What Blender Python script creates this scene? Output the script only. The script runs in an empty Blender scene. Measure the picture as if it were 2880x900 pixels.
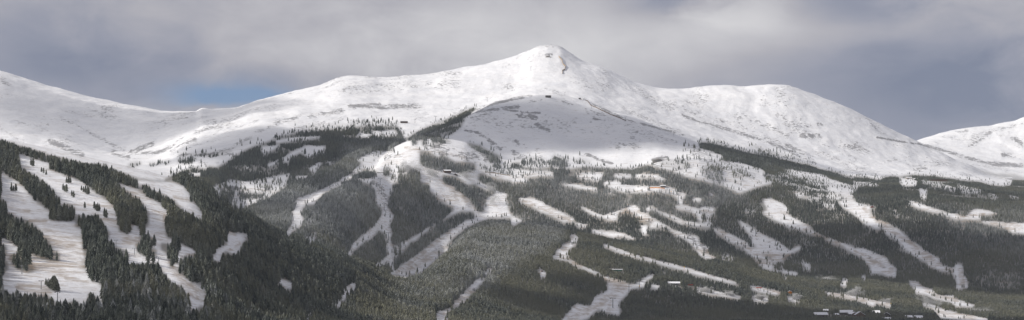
import bpy, bmesh, math, random
import numpy as np
from mathutils import Vector, Matrix

random.seed(7)
rng = np.random.default_rng(11)
C = bpy.context.scene.collection

# ------------------------------------------------------------------ camera
FP = 6484.0          # focal length in photo pixels (photo is 2880 x 900)
VH = 850.0           # photo row of the horizon
cam_d = bpy.data.cameras.new('camera')
cam = bpy.data.objects.new('camera', cam_d)
C.objects.link(cam)
cam.location = (0, 0, 0)
cam.rotation_euler = (math.radians(90), 0, 0)
cam_d.sensor_fit = 'HORIZONTAL'
cam_d.sensor_width = 36.0
cam_d.lens = 36.0 * FP / 2880.0
cam_d.shift_y = (VH - 450.0) / 2880.0
cam_d.clip_start = 1.0
cam_d.clip_end = 90000.0
bpy.context.scene.camera = cam

# ------------------------------------------------------------------ light
SUN_EL, SUN_BACK = math.radians(33), math.radians(10)
to_sun = Vector((-math.cos(SUN_EL) * math.cos(SUN_BACK), -math.cos(SUN_EL) * math.sin(SUN_BACK), math.sin(SUN_EL)))
sd = bpy.data.lights.new('sun', 'SUN')
sd.energy = 4.25
sd.angle = math.radians(0.8)
sd.color = (1.0, 0.945, 0.87)
sun = bpy.data.objects.new('sun', sd)
C.objects.link(sun)
sun.rotation_euler = (-to_sun).to_track_quat('-Z', 'Y').to_euler()

sc = bpy.context.scene
sc.view_settings.view_transform = 'Standard'
sc.view_settings.look = 'None'
sc.view_settings.gamma = 1
sc.view_settings.use_curve_mapping = False
sc.view_settings.exposure = 0.0

w = bpy.data.worlds.new('World')
sc.world = w
w.use_nodes = True
wn, wl = w.node_tree.nodes, w.node_tree.links
wn.clear()

def mnode(nodes, links, op, a, b=None, c=None, clamp=False):
    n = nodes.new('ShaderNodeMath'); n.operation = op; n.use_clamp = clamp
    for i, x in enumerate((a, b, c)):
        if x is None: continue
        if isinstance(x, (int, float)): n.inputs[i].default_value = x
        else: links.new(x, n.inputs[i])
    return n.outputs[0]

def wm(op, a, b=None, c=None, clamp=False): return mnode(wn, wl, op, a, b, c, clamp)
tc = wn.new('ShaderNodeTexCoord')
sp = wn.new('ShaderNodeSeparateXYZ'); wl.new(tc.outputs['Generated'], sp.inputs[0])
az = wm('ARCTAN2', sp.outputs[0], sp.outputs[1])            # radians to the right of the view
hyp = wm('SQRT', wm('ADD', wm('MULTIPLY', sp.outputs[0], sp.outputs[0]), wm('MULTIPLY', sp.outputs[1], sp.outputs[1])))
el = wm('ARCTAN2', sp.outputs[2], hyp)
cv = wn.new('ShaderNodeCombineXYZ')
wl.new(wm('MULTIPLY', az, 1.0), cv.inputs[0]); wl.new(wm('MULTIPLY', el, 1.9), cv.inputs[1])
def wnoise(scale, detail, rough, off, dist=0.0):
    mp = wn.new('ShaderNodeMapping'); wl.new(cv.outputs[0], mp.inputs[0]); mp.inputs['Location'].default_value = (off, off * 0.7, 0)
    n = wn.new('ShaderNodeTexNoise'); wl.new(mp.outputs[0], n.inputs['Vector'])
    n.inputs['Scale'].default_value = scale; n.inputs['Detail'].default_value = detail
    n.inputs['Roughness'].default_value = rough; n.inputs['Distortion'].default_value = dist
    return n.outputs['Fac']
n1 = wnoise(9, 6, 0.52, 3.3, 0.3)
n2 = wnoise(30, 7, 0.6, 1.7, 0.4)
nn = wm('ADD', wm('MULTIPLY', wm('SUBTRACT', n1, 0.5), 1.0), wm('MULTIPLY', wm('SUBTRACT', n2, 0.5), 0.75))
az2 = wm('ADD', az, wm('MULTIPLY', wm('SUBTRACT', n2, 0.5), 0.03))
el2 = wm('ADD', el, wm('MULTIPLY', wm('SUBTRACT', n2, 0.5), 0.012))
azw = wm('ADD', az, wm('MULTIPLY', wm('SUBTRACT', n2, 0.5), 0.05))
elw = wm('ADD', el, wm('MULTIPLY', wm('SUBTRACT', n1, 0.5), 0.05))
def blob(u, v, su, sv, amp, az_=None, el_=None):
    a0 = math.atan((u - 1440) / FP); e0 = math.atan((VH - v) / FP)
    da = wm('DIVIDE', wm('SUBTRACT', az_ or azw, a0), su / FP)
    de = wm('DIVIDE', wm('SUBTRACT', el_ or elw, e0), sv / FP)
    q = wm('ADD', wm('MULTIPLY', da, da), wm('MULTIPLY', de, de))
    return wm('MULTIPLY', wm('EXPONENT', wm('MULTIPLY', q, -1.0)), amp)
def total(lst):
    t = lst[0]
    for x in lst[1:]: t = wm('ADD', t, x)
    return t
# brightness of the overcast: bright bank over the summit, darker bellies left and right
val = total([wm('ADD', wm('MULTIPLY', nn, 0.50), 0.53),
             blob(1600, 150, 480, 130, 0.28), blob(2080, 70, 260, 90, 0.20), blob(1150, 60, 420, 110, 0.10),
             blob(250, 250, 420, 75, -0.24), blob(860, 215, 330, 60, -0.12), blob(60, 150, 160, 90, -0.10),
             blob(1880, 10, 130, 60, -0.36), blob(2370, 30, 190, 60, -0.26), blob(2150, 60, 90, 80, 0.12), blob(1300, 190, 500, 60, -0.06), blob(2550, 300, 330, 120, -0.30),
             blob(2760, 230, 220, 160, -0.20), blob(2800, 60, 130, 60, 0.08)])
cr = wn.new('ShaderNodeValToRGB'); wl.new(val, cr.inputs[0])
e = cr.color_ramp.elements
e[0].position = 0.12; e[0].color = (0.19, 0.22, 0.31, 1)
e[1].position = 0.88; e[1].color = (0.69, 0.68, 0.695, 1)
m = cr.color_ramp.elements.new(0.34); m.color = (0.300, 0.315, 0.392, 1)
m = cr.color_ramp.elements.new(0.55); m.color = (0.455, 0.447, 0.487, 1)
sky = wn.new('ShaderNodeTexSky'); sky.sky_type = 'NISHITA'; sky.sun_disc = False
sky.sun_elevation = SUN_EL; sky.sun_rotation = math.atan2(to_sun.x, to_sun.y); sky.altitude = 3000
skm = wn.new('ShaderNodeMixRGB'); skm.blend_type = 'MULTIPLY'; skm.inputs[0].default_value = 1
wl.new(sky.outputs[0], skm.inputs[1]); skm.inputs[2].default_value = (0.062, 0.066, 0.080, 1)
hole = wm('MULTIPLY', total([blob(610, 272, 140, 36, 1.2, az2, el2), blob(740, 272, 90, 17, 0.6, az2, el2), blob(600, 312, 70, 13, -0.8, az2, el2)]), 0.95, clamp=True)
mx = wn.new('ShaderNodeMixRGB'); wl.new(hole, mx.inputs[0]); wl.new(cr.outputs[0], mx.inputs[1]); wl.new(skm.outputs[0], mx.inputs[2])
bg = wn.new('ShaderNodeBackground'); wl.new(mx.outputs[0], bg.inputs[0]); bg.inputs[1].default_value = 1.0
wo = wn.new('ShaderNodeOutputWorld'); wl.new(bg.outputs[0], wo.inputs[0])

# ------------------------------------------------------------------ helpers
TX = {c: 480.0 * i for i, c in enumerate('ABCDEF')}
def tp(tile, x, y):
    """point read off an enlargement of the photograph -> photo column, row"""
    if tile[0] == 'U':
        i = int(tile[1]); return ([0, 960, 1920][i] + x / 1.61, [0, 100, 0][i] + y / 1.61)
    if tile == 'P': return (float(x), float(y))
    return (TX[tile[0]] + x / 3.096, (380.0 if tile[1] == '1' else 640.0) + y / 3.096)
def pts(s):
    out = []; tile = 'P'
    for tok in s.replace('|', ' ').split():
        if ',' in tok:
            a, b = tok.split(','); out.append(tp(tile, float(a), float(b)))
        else: tile = tok
    return out
W_, H_ = 2880, 900
def fill(R, s, val, mode='set'):
    P = np.array(pts(s)); x0 = max(0, int(P[:, 0].min())); x1 = min(W_ - 1, int(P[:, 0].max()) + 1)
    y0 = max(0, int(P[:, 1].min())); y1 = min(H_ - 1, int(P[:, 1].max()) + 1)
    if x1 <= x0 or y1 <= y0: return
    X, Y = np.meshgrid(np.arange(x0, x1 + 1) + .5, np.arange(y0, y1 + 1) + .5)
    ins = np.zeros(X.shape, bool); n = len(P)
    for i in range(n):
        ax, ay = P[i]; bx, by = P[(i + 1) % n]
        if ay == by: continue
        c = ((ay > Y) != (by > Y)) & (X < (bx - ax) * (Y - ay) / (by - ay) + ax)
        ins ^= c
    R[y0:y1 + 1, x0:x1 + 1][ins] = val
def stroke(R, s, wd, val):
    P = pts(s)
    for (ax, ay), (bx, by) in zip(P[:-1], P[1:]):
        x0 = max(0, int(min(ax, bx) - 2.5 * wd)); x1 = min(W_ - 1, int(max(ax, bx) + 2.5 * wd))
        y0 = max(0, int(min(ay, by) - 2.5 * wd)); y1 = min(H_ - 1, int(max(ay, by) + 2.5 * wd))
        X, Y = np.meshgrid(np.arange(x0, x1 + 1) + .5, np.arange(y0, y1 + 1) + .5)
        L = (bx - ax) ** 2 + (by - ay) ** 2 + 1e-6
        t = np.clip(((X - ax) * (bx - ax) + (Y - ay) * (by - ay)) / L, 0, 1)
        d = np.hypot(X - ax - t * (bx - ax), Y - ay - t * (by - ay)) / max(wd, 1e-3)
        g = val * np.exp(-d * d)
        R[y0:y1 + 1, x0:x1 + 1] = np.maximum(R[y0:y1 + 1, x0:x1 + 1], g)
def blur(R, k):
    for ax in (0, 1):
        for _ in range(2):
            P = np.pad(R, [(k, k) if a == ax else (0, 0) for a in (0, 1)], mode='edge')
            cs = np.cumsum(P, axis=ax, dtype=np.float64)
            cs = np.concatenate([np.zeros_like(np.take(cs, [0], axis=ax)), cs], axis=ax)
            n = R.shape[ax]; kk = 2 * k + 1
            R = ((np.take(cs, range(kk, kk + n), axis=ax) - np.take(cs, range(0, n), axis=ax)) / kk).astype(np.float32)
    return R

# ------------------------------------------------------------------ map of the woods
F = np.zeros((H_, W_), np.float32)
def S(v, s): fill(F, s, v)
# woods
S(1, 'A1 0,35 60,50 150,80 250,110 330,135 420,165 520,190 620,215 720,240 800,255 880,262 1000,295 1100,335 1200,375 1420,400 | B1 0,395 150,405 300,465 420,545 520,605 600,640 680,690 760,790 | B2 820,0 1100,95 1250,150 1486,225 | C2 200,295 400,400 560,415 700,390 1486,400 1486,1100 | A2 0,1100')
S(1, 'B1 -60,390 0,350 100,305 200,275 300,290 330,265 400,275 480,235 560,180 640,130 720,95 800,70 870,45 940,10 | P 827,374 894,364 960,360 1010,354 1073,352 1118,354 1130,372 1140,392 | C2 560,415 | B1 760,790')
S(.8, 'P 1135,392 1165,372 1200,355 1240,340 1290,318 1330,300 1345,303 1310,330 1300,355 1270,378 1220,392 1160,398')
S(1, 'C2 560,415 700,390 850,250 950,100 1090,0 | C1 1090,800 1200,750 1300,715 1190,340 | D1 0,235 340,240 370,170 460,195 500,290 650,270 860,285 1050,290 1180,250 1300,290 1486,340 | E1 0,350 200,400 350,440 500,505 600,465 700,430 780,420 700,300 500,235 340,225 350,180 150,110 140,60 250,60 400,100 550,140 700,170 850,195 1000,235 1100,250 1200,290 1300,310 1400,340 1486,365 | F1 0,355 100,360 230,385 280,358 350,350 400,358 520,340 600,345 700,350 850,370 950,390 1100,400 1200,430 1300,440 1370,430 1390,370 1486,370 1486,805 | F2 1486,1100 | C2 1000,1100')
# left hill: runs
S(0, 'A1 0,315 90,370 150,400 220,470 300,570 400,640 440,655 425,700 440,745 500,755 650,750 660,805 | A2 710,0 715,180 740,270 705,350 760,400 800,470 880,500 900,700 870,690 840,600 800,570 770,570 755,640 720,680 660,630 600,645 490,650 400,570 350,590 300,575 200,590 160,555 100,580 0,525')
S(1, 'A1 -20,540 60,580 60,660 100,690 150,720 200,720 250,740 330,800 | A2 370,60 430,120 470,200 520,220 525,300 470,305 380,285 250,230 160,170 60,110 -20,60')
S(1, 'A2 -20,160 40,140 65,190 55,240 20,260 70,300 70,370 30,400 -20,390')
S(1, 'A2 85,240 150,215 220,240 290,310 310,380 240,400 160,370 100,320 80,280')
S(1, 'A1 430,660 490,640 490,745 450,745 430,720'); S(1, 'A1 510,620 570,590 650,620 665,680 650,700 630,745 590,750 510,690')
S(.5, 'A2 710,280 760,265 1000,330 900,400 880,480 830,480 800,450 750,390 705,350')
S(0, 'A1 95,140 260,195 440,250 430,300 560,345 650,385 720,410 780,470 880,530 950,590 1000,630 1010,700 1040,740 1200,790 | A2 1250,30 | A1 1300,770 1300,680 1230,570 1160,520 1040,440 940,375 830,345 950,385 1080,430 1200,480 1280,540 1380,590 1486,690 | A1 1450,700 1450,805 | A2 1450,90 1486,100 | B2 80,150 200,190 255,240 200,240 120,250 75,280 65,390 100,410 160,460 180,490 270,510 320,570 300,690 260,680 210,720 140,700 170,680 160,590 100,530 60,500 0,470 | A2 1420,380 1370,305 1110,320 1130,250 1110,200 1000,160 940,100 960,60 930,0 | A1 930,800 880,730 850,690 800,700 740,700 650,690 660,640 620,600 560,590 520,620 530,540 490,520 470,480 380,400 330,360 250,320 200,290 180,260 175,200 150,170')
S(1, 'A1 1020,730 1050,740 1140,770 1150,805 | A2 1145,30 1120,60 1040,40 1030,0'); S(1, 'A2 1205,-30 1250,-30 1250,25 1210,20')
S(1, 'A2 1210,80 1250,40 1350,100 1350,150 1300,160 1260,140 1215,120'); S(1, 'A2 1185,130 1260,150 1360,190 1365,265 1270,260 1190,210')
S(1, 'A2 1400,130 1486,140 | B2 70,170 75,220 45,260 30,340 0,345 | A2 1470,330 1460,240 1400,190')
S(0, 'A1 1200,390 1400,410 1486,405 | B1 20,410 120,450 170,520 200,570 260,650 300,735 210,720 180,680 110,660 60,590 20,560 | A1 1400,500 1320,480 1280,430 1230,430 1210,460')
S(0, 'B1 0,680 50,690 50,720 0,710')
S(0, 'B2 500,30 560,50 680,55 690,90 630,120 600,200 570,230 545,230 480,200 440,240 440,300 390,290 320,265 390,240 400,190 490,150')
S(0, 'B2 900,445 980,455 1070,490 1070,540 1000,530 965,490'); S(.1, 'B2 680,635 750,640 740,665 690,660')
S(.35, 'B2 1340,620 1480,610 1486,700 1340,690'); S(.2, 'B2 1180,730 1240,730 1250,790 1130,800'); S(.05, 'C2 0,550 100,475 155,485 90,570 0,650')
S(.4, 'B2 180,450 300,470 300,540 200,500'); S(.5, 'B2 370,560 480,580 460,640 380,640')
# back slope
S(.10, 'B1 350,470 430,420 540,390 620,400 700,400 830,370 950,350 1040,330 1010,400 1000,440 900,510 820,550 700,600 610,640 540,610 500,590 440,550 400,500')
S(.7, 'B1 590,490 800,500 800,550 600,560'); S(.5, 'B1 430,460 560,470 540,580 460,570'); S(.6, 'B1 820,420 870,430 870,480 820,480')
S(0, 'B1 790,100 960,80 900,125 800,170'); S(0, 'B1 970,200 1080,130 1180,90 1350,90 1340,150 1200,190 1130,150 1040,190 1030,240 980,230')
S(0, 'B1 840,260 940,210 940,240 850,280'); S(0, 'B1 1200,290 1300,230 1310,250 1240,340'); S(.3, 'B1 1090,350 1200,350 1180,385 1090,390')
S(0, 'B1 150,335 260,325 260,350 150,352'); S(.2, 'B1 650,260 690,265 660,300'); S(.3, 'B1 1340,215 1486,200 1486,225 1360,260')
S(.45, 'B1 60,160 300,155 430,140 540,110 545,140 440,180 350,200 320,190 100,180'); S(.55, 'B1 60,200 200,195 200,240 120,260 60,240')
S(.12, 'B1 500,120 640,40 760,10 740,40 640,90 560,130')
S(.55, 'A1 1100,285 1125,240 1180,232 1240,236 1225,262 1170,285'); S(.35, 'A1 1280,235 1380,225 1486,200 1486,240 1380,262 1310,280'); S(.5, 'A1 790,240 940,245 945,290 800,290')
S(0, 'B1 1486,385 1280,490 1110,545 1080,580 1085,640 1060,660 1060,760 1040,805 1120,805 1160,750 1140,700 1140,650 1180,600 1250,600 1270,560 1330,500 1486,430')
S(.2, 'B1 1270,650 1300,660 1290,720 1190,775 1190,750'); S(0, 'B2 1040,-10 1110,-10 1050,40 1030,60 1000,60'); S(.25, 'B2 1170,90 1270,30 1275,60 1230,140 1160,110')
# upper left back: scattered bands above tree line
S(0, 'P 770,395 830,385 900,382 905,388 840,394 780,402'); S(.25, 'P 990,342 1060,338 1120,345 1120,352 1060,346 1000,350')
S(0, 'P 1040,368 1110,366 1120,380 1060,384'); S(0, 'P 1010,374 1050,378 1040,386 1000,384'); S(.3, 'P 830,366 905,350 1000,346 1000,356 900,362 836,374')
# centre
S(0, 'C1 0,375 100,330 110,300 180,240 200,200 280,150 400,130 470,95 560,50 620,60 700,40 900,10 1040,-6 1100,70 1200,120 1330,190 1300,240 1170,310 1090,340 1200,350 1190,400 1290,430 1370,490 1440,510 1450,600 1486,715 1340,720 1300,715 1200,745 1080,800 | C2 1090,0 1000,60 930,130 930,190 850,240 760,290 740,350 620,400 560,430 460,400 430,385 460,380 500,350 640,250 740,180 860,80 990,0 | C1 1000,795 1080,745 1160,725 1160,670 1040,660 980,640 970,620 930,610 870,570 810,560 800,500 770,480 770,420 710,400 690,340 690,290 600,330 500,340 495,390 440,430 430,380 250,390 170,395 75,380 0,410')
S(0, 'C1 170,395 440,380 440,500 410,540 405,640 460,700 420,790 | C2 440,20 430,100 440,180 480,190 430,260 460,280 455,380 430,390 400,330 430,295 380,290 330,340 290,345 350,290 400,250 390,130 370,40 320,20 270,90 200,120 130,180 90,230 60,260 50,240 110,130 200,60 270,0 | C1 290,790 350,700 360,640 300,590 300,480 260,430')
S(0, 'C1 930,695 940,705 860,760 800,805 | C2 760,20 700,60 650,110 600,120 560,180 520,240 400,290 300,350 290,340 400,250 440,170 510,125 620,90 700,40 750,0 | C1 770,795 840,730')
S(.3, 'C2 440,170 560,130 570,190 480,260 430,260'); S(.6, 'C2 340,330 400,290 430,330 430,390 340,390')
S(1, 'C1 500,340 600,325 690,330 690,400 770,420 770,480 800,500 870,570 930,610 975,620 985,650 930,695 860,760 770,805 | C2 750,0 700,40 620,90 530,130 440,170 430,100 440,20 | C1 420,790 460,700 405,640 410,540 440,500 440,430 495,390')
S(1, 'C1 1160,665 1165,725 1080,745 1000,795 | C2 990,0 860,80 740,180 640,250 500,350 455,380 455,260 520,235 560,180 600,120 650,110 700,60 760,20 | C1 800,805 860,760 940,705 1040,660')
S(1, 'C2 320,20 370,40 390,130 400,250 350,290 290,340 200,320 100,280 90,230 130,180 200,120 270,90')
S(1, 'C1 430,640 465,630 470,690 430,690')
S(1, 'C1 680,130 760,140 850,190 870,150 940,200 1000,230 1100,230 1170,250 1170,310 1090,330 1000,330 900,310 800,300 700,270 680,240')
S(.7, 'C1 780,30 900,20 970,60 880,80 850,110 780,120'); S(.9, 'C1 700,20 750,30 750,90 700,95'); S(.9, 'C1 610,35 665,45 665,85 610,85')
S(.8, 'C1 380,50 460,90 460,150 390,135')
S(1, 'C1 880,340 1000,350 1050,390 1100,430 1160,420 1250,470 1340,480 1340,520 1280,540 1250,600 1240,675 1190,670 1110,560 1050,540 1040,500 980,480 980,440 900,430 880,380')
S(.85, 'C1 1100,60 1200,85 1290,135 1380,175 1390,240 1300,250 1240,170 1100,90'); S(.8, 'C1 90,340 200,295 310,305 310,360 200,385 90,385')
S(.8, 'C1 370,290 430,290 430,360 370,360'); S(.55, 'C1 500,270 690,285 690,335 500,345'); S(1, 'C1 435,340 465,345 460,390 440,390'); S(.9, 'C1 160,180 210,190 200,235 165,230')
S(.25, 'C1 1200,250 1486,240 1486,330 1380,340 1200,310'); S(1, 'C1 1190,345 1280,360 1380,380 1486,400 1486,500 1380,500 1340,470 1280,440 1230,420 1190,395')
S(1, 'C1 1435,535 1486,505 1486,715 1450,640'); S(.08, 'C1 1200,310 1380,330 1486,350 1486,395 1380,380 1280,350')
S(.08, 'C1 120,220 300,130 460,170 300,250')
S(0, 'C2 820,745 960,700 980,650 1080,560 1100,530 1180,450 1240,425 1240,460 1170,530 1110,590 1060,660 970,700 950,740 930,805 820,805')
S(.3, 'C2 1240,380 1300,340 1320,380 1250,420')
# centre right
S(.12, 'D1 0,285 160,310 360,315 360,355 250,355 130,370 130,410 0,415'); S(0, 'D1 410,420 540,425 740,460 740,485 600,465 480,440')
S(.1, 'D1 540,340 700,320 800,330 760,400 700,395 600,380'); S(.15, 'D1 880,330 1040,335 1040,370 900,375')
S(.1, 'D1 1070,340 1250,340 1340,380 1300,400 1200,365 1080,375'); S(.1, 'D1 800,400 950,395 950,430 880,470 800,435')
S(.03, 'D1 890,435 1000,430 1200,450 1300,440 1400,460 1486,510 1486,620 1450,600 1440,540 1380,510 1250,490 1000,500 950,490 900,470')
S(.3, 'D1 820,485 900,490 900,515 830,505'); S(.3, 'D1 20,190 260,190 330,230 100,240 20,220'); S(.3, 'D1 540,205 600,200 680,215 690,250 540,250'); S(.5, 'D1 340,240 345,190 370,165 400,180 460,195 490,240 500,290 420,300 350,290')
S(.2, 'D1 60,240 330,245 330,275 200,290 60,265')
S(0, 'D1 60,545 180,550 260,580 300,610 380,650 450,680 540,730 540,750 450,755 370,710 330,690 250,665 190,625 130,600 70,575')
S(0, 'D1 0,705 95,740 20,785 0,775 | C1 1470,760')
S(0, 'D1 570,610 640,635 740,685 800,700 880,670 1000,630 1060,600 1110,640 1100,660 1170,680 1250,740 1350,790 1380,805 1200,805 1210,760 1130,740 1110,720 1000,650 920,680 910,740 850,740 790,715 730,705 640,655')
S(0, 'D2 1120,-20 1180,-20 1170,70 1140,60'); S(0, 'D2 1370,0 1420,30 1486,40 1486,85 1440,70 1400,40 1340,-10')
S(.1, 'D1 1170,625 1210,620 1300,670 1400,700 1486,740 1486,780 1450,760 1380,720 1310,690 1250,650 1200,640 1190,670 1170,670'); S(0, 'D1 1420,615 1486,625 1486,650 1430,640')
S(.1, 'D1 540,760 650,780 650,800 560,790')
S(0, 'D2 690,15 840,35 960,45 1090,100 1040,98 960,78 870,83 700,40')
S(0, 'D2 510,60 550,60 580,80 545,150 490,190 480,235 500,280 600,330 680,360 760,400 810,425 860,430 1000,480 1060,500 1120,470 1200,410 1250,410 1190,450 1150,480 1155,515 1040,530 1000,580 960,620 930,650 940,740 930,760 850,740 800,730 760,710 720,730 660,790 600,805 430,805 500,730 560,660 680,690 720,600 800,570 830,540 840,470 800,430 700,390 560,330 480,285 350,260 400,200 450,150 500,120')
S(0, 'D2 225,330 260,365 300,395 285,440 250,440 248,390'); S(0, 'D2 1215,495 1285,500 1275,530 1215,530')
S(0, 'D2 800,140 860,158 930,183 1000,210 1070,235 1200,265 1250,285 1350,298 1486,340 1486,366 1350,335 1250,302 1180,285 1060,255 930,215 800,165')
S(0, 'E2 0,340 100,370 250,415 350,438 470,478 460,492 340,464 240,436 100,404 0,368')
S(0, 'E2 585,500 650,512 800,542 860,562 820,580 700,565 600,535'); S(0, 'E2 110,515 300,555 400,575 520,598 480,615 380,598 250,580 130,556')
S(0, 'E2 600,595 750,610 740,645 620,635'); S(0, 'E2 910,600 1040,630 1000,648 920,634')
S(0, 'E2 0,50 130,80 160,150 240,170 190,220 300,260 200,270 150,240 130,200 90,160 40,110 0,90')
S(0, 'E2 260,0 300,10 420,60 500,100 600,150 620,180 590,240 500,160 400,120 370,90 300,50'); S(.15, 'E2 370,215 440,255 440,290 330,272')
S(.03, 'E2 530,-10 620,5 700,60 830,120 900,170 930,200 1000,165 1030,165 1020,190 950,225 880,240 860,320 880,370 1000,390 1000,420 880,395 770,370 700,350 640,290 590,230 600,150 600,90 560,40')
S(.2, 'E2 1030,275 1100,305 1120,370 1060,370'); S(.6, 'E2 780,295 870,285 870,380 780,370'); S(.4, 'E2 690,215 780,250 780,300 700,260'); S(.5, 'E2 560,130 640,150 640,190 570,160')
S(0, 'E2 930,-10 1100,-10 1150,40 1250,90 1330,110 1486,170 1486,220 1420,170 1300,130 1200,70 1050,30'); S(0, 'E2 1400,435 1445,450 1420,515 1370,505')
S(0, 'E2 1220,555 1320,570 1486,588 1486,628 1400,605 1260,580'); S(.2, 'E2 870,415 910,420 910,445 870,440'); S(.4, 'E2 1160,480 1220,485 1200,515 1160,510')
# right upper
S(.05, 'E1 0,60 130,90 150,120 330,180 330,230 480,240 690,300 760,420 600,462 500,500 350,436 200,396 0,350')
S(.35, 'E1 150,300 250,240 350,260 360,430 200,380'); S(.5, 'E1 0,210 60,230 80,290 0,290'); S(.25, 'E1 430,310 560,310 560,360 430,370'); S(.3, 'D1 1240,220 1486,200 1486,330 1350,290')
S(.3, 'E1 700,330 860,290 950,300 1150,340 1486,440 1486,560 1270,560 1250,600 1060,540 980,500 850,420 720,400')
S(.6, 'E1 700,330 860,290 960,340 1100,400 1250,480 1270,590 1130,590 980,500 850,420 720,400')
S(.08, 'E1 940,300 1200,340 1400,430 1350,435 1180,375 960,335'); S(.06, 'E1 1270,440 1400,450 1486,480 1486,540 1300,500'); S(.2, 'E1 1290,480 1370,500 1370,560 1290,560')
S(.12, 'E1 980,500 1060,500 1050,540 1000,540'); S(0, 'E1 0,490 30,520 0,550 | D1 1450,540')
S(.08, 'E1 0,610 40,615 150,645 180,620 270,630 280,700 260,760 240,800 160,770 120,700 60,660 0,650'); S(.1, 'E1 0,740 100,755 250,805 100,790 0,765')
S(.2, 'E1 80,545 170,548 150,578 90,575'); S(.2, 'E1 230,500 270,500 260,530 230,530'); S(.3, 'E1 540,645 640,655 620,680 550,665')
S(.9, 'E1 170,670 205,670 205,765 170,765'); S(.9, 'E1 240,680 275,680 275,770 240,770')
S(0, 'E1 700,560 760,550 860,590 920,640 920,690 1000,740 1060,770 1110,805 | E2 1100,10 930,0 | E1 850,760 690,680 740,640 710,590')
S(.1, 'E1 490,735 600,805 520,805'); S(.1, 'E1 1220,600 1320,600 1330,632 1220,618'); S(0, 'E1 1350,575 1486,560 1486,680 1400,630')
S(.15, 'E1 160,55 300,20 500,110 700,140 1000,200 1150,250 1000,232 800,188 550,138 400,98 250,62'); S(.35, 'E1 560,60 760,140 980,180 1050,220 900,200 700,165')
S(0, 'F1 0,570 60,600 150,620 150,680 200,740 300,770 370,805 | F2 380,0 430,50 500,110 600,180 680,230 740,265 760,310 840,350 880,350 890,310 950,330 960,400 990,450 1000,520 890,540 900,480 880,420 850,390 760,370 650,330 640,300 560,260 480,210 430,180 400,130 370,100 290,60 270,30 140,-10 | F1 100,770 70,740 0,680')
S(.9, 'F2 220,0 265,0 270,50 225,40')
S(0, 'F2 0,180 90,180 150,200 300,270 310,310 370,350 370,430 300,420 250,400 160,395 150,410 150,340 80,260 0,220 | E2 1400,170'); S(.1, 'F2 70,425 105,425 105,455 70,455')
S(0, 'F2 490,465 550,470 600,505 680,535 730,580 860,615 940,638 1055,680 1050,692 900,685 850,648 700,615 640,585 540,568 530,515 490,495')
S(0, 'F2 600,650 680,665 800,715 900,745 1050,765 1170,795 1170,805 1000,805 760,785 700,705 610,680'); S(0, 'F2 0,595 200,635 330,655 320,695 200,655 170,685 80,645 0,618')
S(.4, 'F2 1230,760 1400,775 1400,800 1240,785'); S(0, 'F2 1320,-10 1486,-10 1486,50 1390,45')
S(0, 'F1 1120,740 1200,755 1350,765 1486,765 1486,805 1320,805 1130,760'); S(.2, 'F2 800,585 880,590 870,625 810,620')
S(.08, 'F1 400,372 500,378 560,400 540,440 440,440 410,420'); S(0, 'F1 570,465 645,475 630,560 590,545')
S(.3, 'F1 590,388 700,400 830,440 900,460 880,490 760,455 600,412'); S(.35, 'F1 900,425 1110,475 1100,505 960,505')
S(0, 'F1 490,570 640,615 800,675 900,688 960,718 1050,648 1120,648 1260,678 1160,694 1110,680 1110,735 1000,732 900,732 820,705 740,675 640,655 550,628 480,595')
S(.3, 'F1 0,400 200,420 230,440 60,440 0,490'); S(.3, 'F1 1180,500 1250,520 1240,555 1180,540'); S(.3, 'F1 1360,515 1450,545 1440,560 1360,540')
S(.4, 'F1 340,640 400,680 400,710 360,700'); S(.55, 'F1 1000,265 1080,300 1250,335 1400,335 1486,360 1486,390 1390,380 1280,370 1150,340 1060,300')
FOR = F

# frost on the crowns, 0..1
FR = np.full((H_, W_), 0.16, np.float32)
fill(FR, 'P 640,350 1440,380 1440,640 1330,640 1180,770 1000,740 860,690 720,640 620,600', .42)
fill(FR, 'P 480,340 1000,345 1130,400 900,470 760,520 560,560 480,520', .04)
fill(FR, 'P 720,560 960,500 1070,520 1090,600 1000,640 840,670 740,650', .6)
fill(FR, 'P 960,400 1440,400 1440,480 960,520', .5)
fill(FR, 'P 1440,430 2060,430 2100,560 1880,620 1700,600 1440,560', .5)
fill(FR, 'P 1250,700 1330,640 1440,600 1600,640 1560,740 1440,760 1380,820 1250,860', .52)
fill(FR, 'P 1120,770 1300,700 1330,800 1200,880 1100,900', .32)
fill(FR, 'P 0,380 480,520 740,640 960,720 960,900 0,900', .10)
fill(FR, 'P 2050,380 2880,500 2880,560 2300,560 2000,470', .2)
fill(FR, 'P 2600,600 2880,580 2880,740 2700,700', .42)
fill(FR, 'P 1440,760 1600,680 2400,800 2880,860 2880,900 1440,900', .12)
FR = blur(np.clip(FR + .06 * (FR > .3), 0, 1), 14)
# size of the trees (1 = 15 m)
SZ = np.full((H_, W_), 1.0, np.float32)
fill(SZ, 'P 0,380 720,630 960,720 960,900 0,900', 1.05)
fill(SZ, 'P 480,200 1440,200 1440,440 960,440 700,560 480,520', .95)
fill(SZ, 'P 1440,400 2880,400 2880,520 1440,480', .85)
fill(SZ, 'P 1440,640 2880,760 2880,900 1440,900', .85)
fill(SZ, 'P 1960,300 2500,300 2500,430 1960,395', .6)
fill(SZ, 'P 1440,470 2060,470 2880,560 2880,900 1440,900 1300,700', .70)
fill(SZ, 'P 700,470 960,440 1440,440 1440,640 1300,700 1180,780 1000,750 720,640', .80)
fill(SZ, 'P 2200,440 2880,460 2880,575 2200,560', .56)
fill(SZ, 'P 1140,300 1345,290 1345,400 1140,400', .7)
SZ = blur(SZ, 14)
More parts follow.
